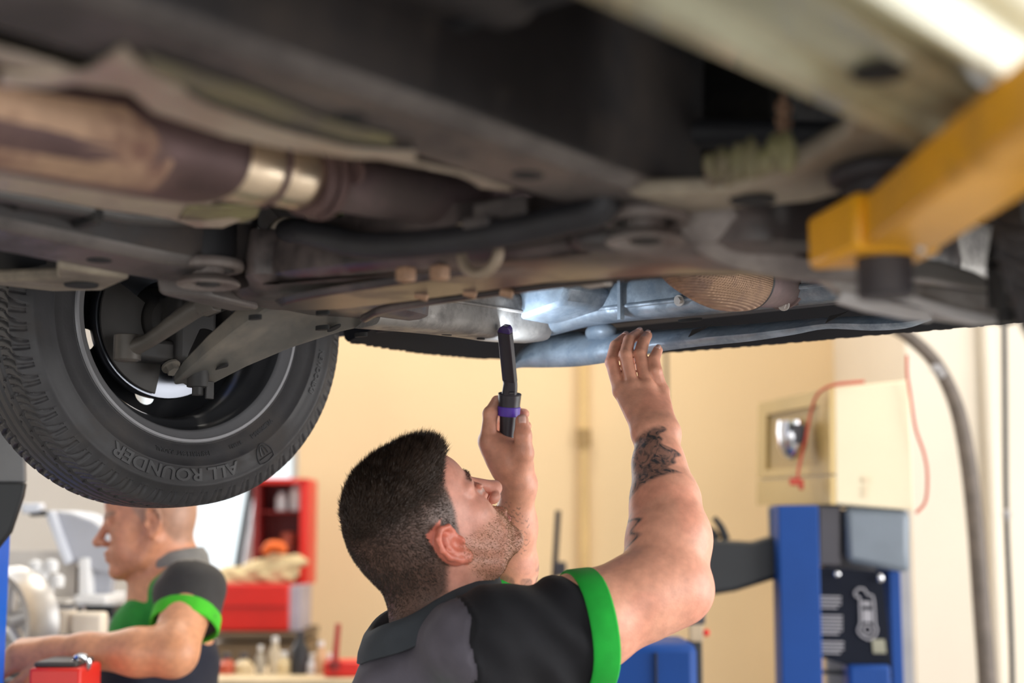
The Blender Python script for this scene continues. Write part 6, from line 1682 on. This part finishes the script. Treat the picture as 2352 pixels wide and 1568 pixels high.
c_, s_ = boxpx(662, 690, 1345, 1449, 5.52, 0.28); wchild(MB().box(c_, s_).build('side', mat('lilac_grey', (0.42, 0.38, 0.45), 0.5), None, bevel=0.004), ch)
c_, s_ = boxpx(500, 660, 1392, 1395, 5.495, 0.01); wchild(MB().box(c_, s_).build('drawer_gap', m_redd, None), ch)
bn = thing('bench_cabinet', 'brown cabinet under the red tool chest', 'cabinet', (W(595, 1500, 5.45).x, 5.6, 0))
zt = W(600, 1453, 5.45).z; c_, s_ = boxpx(488, 700, 1453, 1470, 5.45, 0.4)
m_brn = mat('brown_board', (0.20, 0.13, 0.07), 0.6, var=0.1)
wchild(MB().box((c_[0], 5.66, zt / 2 - 0.02), (s_[0], 0.38, zt - 0.04)).build('body', m_brn, None, bevel=0.006), bn); wchild(MB().box(c_, s_).build('top', mat('dark_brown_top', (0.12, 0.08, 0.045), 0.6), None, bevel=0.004), bn)
for k in (0, 1): wchild(MB().box((c_[0] + (k - 0.5) * s_[0] * 0.5, 5.465, zt / 2 - 0.05), (s_[0] * 0.46, 0.012, zt - 0.16)).build('door', m_brn, None, bevel=0.003), bn)
# heap of rags
rg = [ell(W(590 + dx, 1312 + dy, 5.6), (0.075 + 0.03 * random.random(), 0.06, 0.028), None, 0.03) for dx, dy in ((-55, 16), (-20, 2), (15, -6), (45, -2), (62, -22), (30, 14), (-70, 24))]
rf = field(rg, 0.08)
def rag_f(P): return rf(P) - 0.008 * np.sin(P[:, 0] * 70 + 3 * np.sin(P[:, 2] * 50)) * np.cos(P[:, 2] * 90 + P[:, 1] * 40)
cR = W(590, 1312, 5.6); rp_, rF = surface_nets(rag_f, (cR.x - 0.32, 5.42, cR.z - 0.10), (cR.x + 0.32, 5.78, cR.z + 0.16), 0.008)
zc = W(590, 1340, 5.6).z; rp_[:, 2] = np.maximum(rp_[:, 2], W(590, 1341, 5.5).z + 0.002)
o = np_mesh('rag_heap', rp_, rF, mat('cream_rag_cloth', (0.66, 0.52, 0.30), 0.85, var=0.15, scale=12)); ptag(o, 'crumpled cream rags heaped on the red tool chest', 'rags'); 
o = MB().tube([W(606, 1270, 5.55), W(620, 1254, 5.55), W(645, 1256, 5.55), W(652, 1270, 5.55)], [0.014, 0.02, 0.02, 0.014], n=12).build('orange_glove', mat('orange_cloth', (0.85, 0.15, 0.02), 0.6), None); ptag(o, 'bright orange glove lying on the cream rags', 'glove')
o = MB().tube([W(578, 1110, 6.0), W(546, 1300, 6.0), Vector((W(528, 1400, 6.0).x, 6.0, 0.01))], 0.016, n=10, smooth=1).build('leaning_bar', m_blk, None); ptag(o, 'black bar leaning upright in front of the bright window', 'bar')
o = MB().tube([W(598, 1112, 6.05), W(566, 1296, 6.05), Vector((W(548, 1400, 6.05).x, 6.05, 0.01))], 0.020, n=10, smooth=1).build('leaning_tube', mat('shiny_white_tube', (0.85, 0.86, 0.92), 0.15, metal=0.3), None); ptag(o, 'shiny pale tube leaning beside the black bar', 'tube')
# low bench with cans
lb = thing('workbench', 'cream topped low workbench crowded with cans behind the mechanic', 'bench', (W(640, 1568, 4.7).x, 4.75, 0))
zb_ = W(640, 1560, 4.55).z; xa, xb = W(470, 1560, 4.6).x, W(860, 1560, 4.6).x
wchild(MB().box(((xa + xb) / 2, 4.75, zb_ - 0.015), (xb - xa, 0.42, 0.03)).build('top', mat('worn_cream_top', (0.70, 0.56, 0.36), 0.6, var=0.2, scale=6), None, bevel=0.003), lb)
for x in (xa + 0.04, xb - 0.04):
    for y in (4.58, 4.92): wchild(MB().box((x, y, (zb_ - 0.03) / 2), (0.045, 0.045, zb_ - 0.03)).build('leg', m_gry, None, bevel=0.003), lb)
cans = [(520, 1545, .030, .05, (0.55, 0.10, 0.05), 'squat rust coloured tin at the left end of the low bench', 'tin'), (560, 1532, .030, .07, (0.75, 0.60, 0.38), 'cream tub near the left end of the low bench', 'tub'), (598, 1512, .016, .10, (0.45, 0.40, 0.33), 'slim grey spray can on the low bench', 'can'),
        (632, 1492, .022, .14, (0.62, 0.52, 0.38), 'tall beige bottle on the low bench', 'bottle'), (652, 1526, .026, .09, (0.78, 0.62, 0.36), 'wide cream jar in the middle of the low bench', 'jar'), (690, 1478, .030, .16, (0.03, 0.03, 0.035), 'large black canister on the low bench', 'canister'),
        (716, 1540, .020, .07, (0.80, 0.80, 0.85), 'shiny pale can right of the cream jar', 'can'), (737, 1502, .022, .11, (0.70, 0.45, 0.26), 'tan bottle right of the black canister', 'bottle'), (756, 1530, .018, .09, (0.05, 0.045, 0.045), 'short black bottle beside the red jack', 'bottle')]
for x, y, r_, h_, col, lab, cat_ in cans:
    c = W(x, y, 4.72); c.z = zb_
    h2 = max(0.05, W(x, y - 20, 4.72).z - zb_)
    o = MB().lathe([(0, 0), (0, r_), (h2 * 0.62, r_), (h2 * 0.78, r_ * 0.62), (h2 * 0.9, r_ * 0.45), (h2, r_ * 0.45), (h2, 0)], 20, Matrix.Translation(c), axis='Z').build(cat_ if cat_ != 'can' else 'spray_can', mat('container_%d' % x, col, 0.4, var=0.05), None)
    MB().lathe([(h2 - 0.002, 0.0), (h2 - 0.002, r_ * 0.5), (h2 + 0.014, r_ * 0.48), (h2 + 0.015, 0)], 16, Matrix.Translation(c), axis='Z').build('lid', m_wht if r_ < .03 else m_housd, o)
    ptag(o, lab, cat_)
jk = thing('trolley_jack', 'red jack with upright handle at the right of the low bench', 'jack', (W(785, 1560, 4.6).x, 4.66, zb_))
wchild(MB().box((W(785, 1560, 4.6).x, 4.66, zb_ + 0.025), (0.12, 0.10, 0.05)).build('base', m_red, None, bevel=0.01), jk)
wchild(MB().tube([W(768, 1545, 4.62), W(772, 1490, 4.62), W(777, 1432, 4.62)], [0.012, 0.010, 0.009], n=10).build('handle', mat('worn_red_handle', (0.42, 0.03, 0.025), 0.5), None), jk)
wchild(MB().cyl(W(768, 1535, 4.60), W(768, 1520, 4.60), 0.018, n=14).build('collar', m_redd, None), jk)

# ================================================================ second mechanic
H2 = Head(W(345, 1168, 3.25), (-0.96, -0.16, -0.16), (-0.12, 0.05, 1.0), 1.0)
Y2 = 3.25
f2 = Vector((-0.95, 0.30, 0)).normalized(); r2 = f2.cross(zz).normalized(); l2v = -r2
NB = W(392, 1318, 3.27)
NS_, FS_ = W(440, 1362, 3.10), W(372, 1360, 3.44)
EL, WR = W(398, 1498, 2.96), W(128, 1494, 2.97)
EL2, WR2 = W(330, 1530, 3.45), W(235, 1560, 3.22)
bp2 = H2.prims()
bp2 += [cone(H2.p(-0.02, -0.05), NB + zz * 0.02, 0.056, 0.060, 0.03), cone(NB + zz * 0.02, NB - zz * 0.1, 0.062, 0.09, 0.03), cone(NS_, FS_, 0.058, 0.058, 0.03), cone(NB - zz * 0.05, NB - zz * 0.2, 0.09, 0.10, 0.04)]
bp2 += chain([NS_, EL, EL.lerp(WR, 0.3), EL.lerp(WR, 0.75), WR], [0.056, 0.047, 0.046, 0.034, 0.027], 0.025)
bp2 += chain([FS_, EL2, WR2], [0.055, 0.044, 0.026], 0.025)
def simple_hand(wr, d_, sp_, dn, r=0.0095):
    """relaxed curled hand: d_ forward, sp_ across the knuckles, dn curl direction"""
    out = [cone(wr, wr + d_ * 0.075, 0.026, 0.028, 0.02)]
    for i in range(4):
        o_ = sp_ * (i - 1.5) * 0.019; m_ = wr + d_ * (0.085 - 0.004 * abs(i - 1.4)) + o_
        L_ = [0.036, 0.042, 0.039, 0.030][i]
        p1 = m_ + (d_ * 0.8 + dn * 0.55).normalized() * L_; p2 = p1 + (d_ * 0.35 + dn * 0.9).normalized() * L_ * 0.65; p3 = p2 + (d_ * -0.1 + dn).normalized() * L_ * 0.5
        out += [cone(wr + d_ * 0.02 + o_ * 0.6, m_, 0.015, 0.011, 0.012)] + chain([m_, p1, p2, p3], [0.0105, 0.0098, 0.009, 0.0075], 0.002)
    t0 = wr + d_ * 0.025 - sp_ * 0.026; t1 = t0 + (d_ * 0.7 - sp_ * 0.6 + dn * 0.3).normalized() * 0.042; t2 = t1 + (d_ + dn * 0.4).normalized() * 0.032
    return out + chain([t0, t1, t2], [0.015, 0.012, 0.009], 0.006)
bp2 += simple_hand(WR, Vector((-0.97, -0.05, -0.12)).normalized(), Vector((0.1, 0.55, 0.8)).normalized(), Vector((-0.1, 0.3, -0.95)))
bp2 += simple_hand(WR2, Vector((-0.75, -0.45, -0.25)).normalized(), Vector((0.4, -0.8, 0.2)).normalized(), Vector((-0.1, 0.0, -1)))
p2_, F2_ = surface_nets(field(bp2), (-1.40, 2.75, 0.95), (-0.62, 3.62, 1.70), 0.0042)
h2l = H2.loc(p2_); az2 = np.arctan2(np.abs(h2l[:, 2]), h2l[:, 0]); onh = np.linalg.norm(h2l, axis=1) < 0.165
tone = np.tile(np.array([0.66, 0.30, 0.16]), (len(p2_), 1)); pos = p2_
mixc(np.where(onh, 0.4, 0), (0.66, 0.27, 0.17))
sc2 = np.where(onh, sstep(-0.01, 0.012, h2l[:, 1] - hairline(az2)), 0); mixc(0.55 * sc2, (0.30, 0.22, 0.17))
mixc(np.where(onh & (h2l[:, 0] > 0.07), 0.7 * np.exp(-((h2l[:, 1] + 0.002) / 0.006) ** 2), 0), (0.2, 0.11, 0.07))
pr2 = thing('person', 'mechanic in navy polo with green chest working at the balancer', 'person', (NB.x, NB.y, 0))
np_mesh('body', p2_, F2_, skin_material('tanned_skin', 0.08), pr2, {'tone': ('FLOAT_COLOR', np.concatenate([tone, np.ones((len(p2_), 1))], 1)), 'ink': ('FLOAT', np.zeros(len(p2_)))})
m_nv = cloth_material('navy_polo_fabric', (0.012, 0.014, 0.028)); m_ch = cloth_material('charcoal_sleeve_fabric', (0.045, 0.042, 0.042)); m_g2 = cloth_material('green_chest_fabric', (0.03, 0.30, 0.045)); m_gc = cloth_material('grey_collar_fabric', (0.21, 0.20, 0.19))
R2 = np.array([f2, r2, zz]).T
CH2 = NB + Vector((-0.018, 0.0, -0.235))
CU2 = W(425, 1428, 3.06); a2 = (CU2 - NS_).normalized()
CU3 = FS_.lerp(EL2, 0.55); a3 = (CU3 - FS_).normalized()
sh2 = [ell(CH2, (0.122, 0.160, 0.22), R2, 0.03), ell(CH2 - zz * 0.22, (0.125, 0.155, 0.28), R2, 0.05), cone(NS_, FS_, 0.064, 0.064, 0.02), cone(NB - zz * 0.05, NS_, 0.06, 0.064, 0.02), cone(NB - zz * 0.05, FS_, 0.06, 0.064, 0.02)]
ff2 = field(sh2, 0.08); g2a = field([cone(NS_, CU2 + a2 * 0.04, 0.068, 0.070, 0.02)], 0.08); g2b = field([cone(FS_, CU3 + a3 * 0.04, 0.066, 0.066, 0.02)], 0.08)
c2n, a2n, c3n, a3n, nbn = (np.array(q, f32) for q in (CU2, a2, CU3, a3, NB))
def shirt2(P):
    q = P - nbn
    d = smin(smin(ff2(P), np.maximum(g2a(P), (P - c2n) @ a2n)), np.maximum(g2b(P), (P - c3n) @ a3n))
    d = d - 0.003 * np.sin(q @ np.array([30, 20, 55], f32) + 2 * np.sin(q[:, 0] * 20))
    d = np.maximum(d, 0.78 - P[:, 2])
    nk_ = np.linalg.norm((q - np.array([-0.01, 0, 0.055], f32)) / np.array([0.07, 0.07, 0.085], f32), axis=1) - 1
    return np.maximum(d, -nk_ * 0.07)
q2, G2 = surface_nets(shirt2, (-1.15, 2.88, 0.76), (-0.55, 3.70, 1.46), 0.0075)
fc2 = q2[G2].mean(1); rel2 = fc2 - np.array(NB); fr2 = rel2 @ np.array(f2)
mi2 = np.zeros(len(G2), int)
mi2[(rel2[:, 2] > -0.128) & (fr2 > -0.035)] = 2
mi2[(fr2 > 0.08) & (np.abs(rel2 @ np.array(r2)) < 0.012) & (rel2[:, 2] > -0.16)] = 3
mi2[(np.linalg.norm(fc2 - np.array(NS_ + a2 * 0.05), axis=1) < 0.112) | (np.linalg.norm(fc2 - np.array(FS_ + a3 * 0.05), axis=1) < 0.108)] = 1
mi2[(rel2[:, 2] > -0.05) & (fr2 < -0.03) & (mi2 == 0)] = 3
np_mesh('polo_shirt', relax(q2, G2, 1), G2, [m_nv, m_ch, m_g2, m_gc], pr2, matidx=mi2)
mech_keep = mech; mech = pr2
m_gn_keep = m_gn; m_gn = cloth_material('lime_cuff_fabric', (0.06, 0.50, 0.02))
cuff(CU2 + a2 * 0.01, a2, 0.0695, 'sleeve_cuff'); cuff(CU3 + a3 * 0.01, a3, 0.0675, 'sleeve_cuff')
loops = []
for k in range(40):
    t_ = 2 * math.pi * k / 40; dv = f2 * math.cos(t_) + r2 * math.sin(t_)
    base = NB + zz * 0.008 + f2 * 0.078 * math.cos(t_) + r2 * 0.072 * math.sin(t_) - zz * 0.018 * math.cos(t_)
    loops.append([base + dv * x + zz * y for x, y in ((-0.012, -0.02), (-0.014, 0.03), (-0.004, 0.036), (0.006, 0.022), (0.014, -0.012), (0.008, -0.014), (0.0, 0.01), (-0.006, -0.02))])
wchild(MB().loft(loops, caps=False, wrap=True).build('collar', m_gc, None, angle=70), pr2)
hip2 = Vector((CH2.x, CH2.y, 0.86)); tr2 = [ell(hip2, (0.12, 0.165, 0.14), R2, 0.05)]; ft2 = []
for sg in (1, -1):
    an_ = hip2 + r2 * 0.11 * sg + f2 * (0.04 * sg); an_.z = 0.10
    tr2 += chain([hip2 + r2 * 0.085 * sg - zz * 0.05, hip2 + r2 * 0.10 * sg + f2 * 0.03 - zz * 0.42, an_], [0.09, 0.068, 0.06], 0.04); ft2.append(an_)
tp, tF = surface_nets(field(tr2, 0.08), (-1.35, 2.8, 0.02), (-0.3, 3.8, 1.04), 0.013); np_mesh('trousers', tp, tF, m_tr, pr2)
for a_ in ft2:
    fp = [cone(Vector((a_.x, a_.y, 0.05)), Vector((a_.x, a_.y, 0.12)), 0.05, 0.05, 0.03), cone(Vector((a_.x, a_.y, 0.045)), Vector((a_.x, a_.y, 0.04)) + f2 * 0.17, 0.045, 0.04, 0.03)]
    lo_ = Vector((a_.x - 0.3, a_.y - 0.25, -0.02)); bo_, bF = surface_nets(lambda P, ff=field(fp, 0.08): np.maximum(ff(P), 0.002 - P[:, 2]), lo_, lo_ + Vector((0.55, 0.5, 0.24)), 0.012); np_mesh('boot', bo_, bF, m_bt, pr2)
# red tool case in front of his hands, spanner in hand
tcse = thing('tool_case', 'red tool case with black lid under the second mechanic\'s hands', 'case', (W(128, 1560, 2.80).x, 2.86, 0.0))
c_, s_ = boxpx(66, 182, 1534, 1640, 2.78, 0.14); wchild(MB().box((c_[0], c_[1], (c_[2] + s_[2] / 2) / 2), (s_[0], 0.14, c_[2] + s_[2] / 2)).build('body', m_red, None, bevel=0.006), tcse)
c_, s_ = boxpx(76, 176, 1520, 1533, 2.79, 0.12); wchild(MB().box(c_, s_).build('lid', mat('black_case_lid', (0.05, 0.042, 0.04), 0.6), None, bevel=0.006), tcse)
sp_ = thing('spanner', 'chrome spanner lying on the red tool case', 'spanner', W(170, 1526, 2.82))
wchild(MB().tube([W(150, 1526, 2.82), W(184, 1522, 2.82)], 0.007, n=10, smooth=1).build('shank', m_chrome, None), sp_); wchild(MB().ring(W(188, 1521, 2.82), (0.2, 1, 0.3), 0.014, 0.006, 20, 8).build('ring_end', m_chrome, None), sp_)

# ================================================================ ceiling strip lamps, added out of view to brighten the back wall
m_tube = mat('added_fluorescent_tube', (1, 1, 1), 0.5, var=0, emit=(1.0, 0.95, 0.86), emit_str=9.0)
for k, (x, y, lab) in enumerate(((-0.2, 4.9, 'over the back wall'), (-2.6, 5.6, 'over the far left bay'), (2.4, 3.4, 'over the right bay'))):
    t_ = thing('added_strip_lamp', 'added unseen ceiling strip lamp %s' % lab, 'lamp', (x, y, 4.35), 'added ceiling strip lamps')
    MB().box((0, 0, 0.06), (1.5, 0.16, 0.06)).build('housing', m_wht, t_, bevel=0.005); MB().cyl((-0.7, 0, 0.015), (0.7, 0, 0.015), 0.016, n=12).build('tube', m_tube, t_)
    for sx in (-0.5, 0.5): MB().cyl((sx, 0, 0.09), (sx, 0, 0.25), 0.006, n=8).build('hanger', m_gry, t_)
    l_ = bpy.data.lights.new('strip_fill_light', 'AREA'); l_.shape = 'RECTANGLE'; l_.size = 1.4; l_.size_y = 0.1; l_.energy = (46, 42, 24)[k]; l_.color = (1.0, 0.93, 0.80)
    o = bpy.data.objects.new('strip_fill_light', l_); COL.objects.link(o); o.parent = t_; o.location = (0, 0, -0.01)
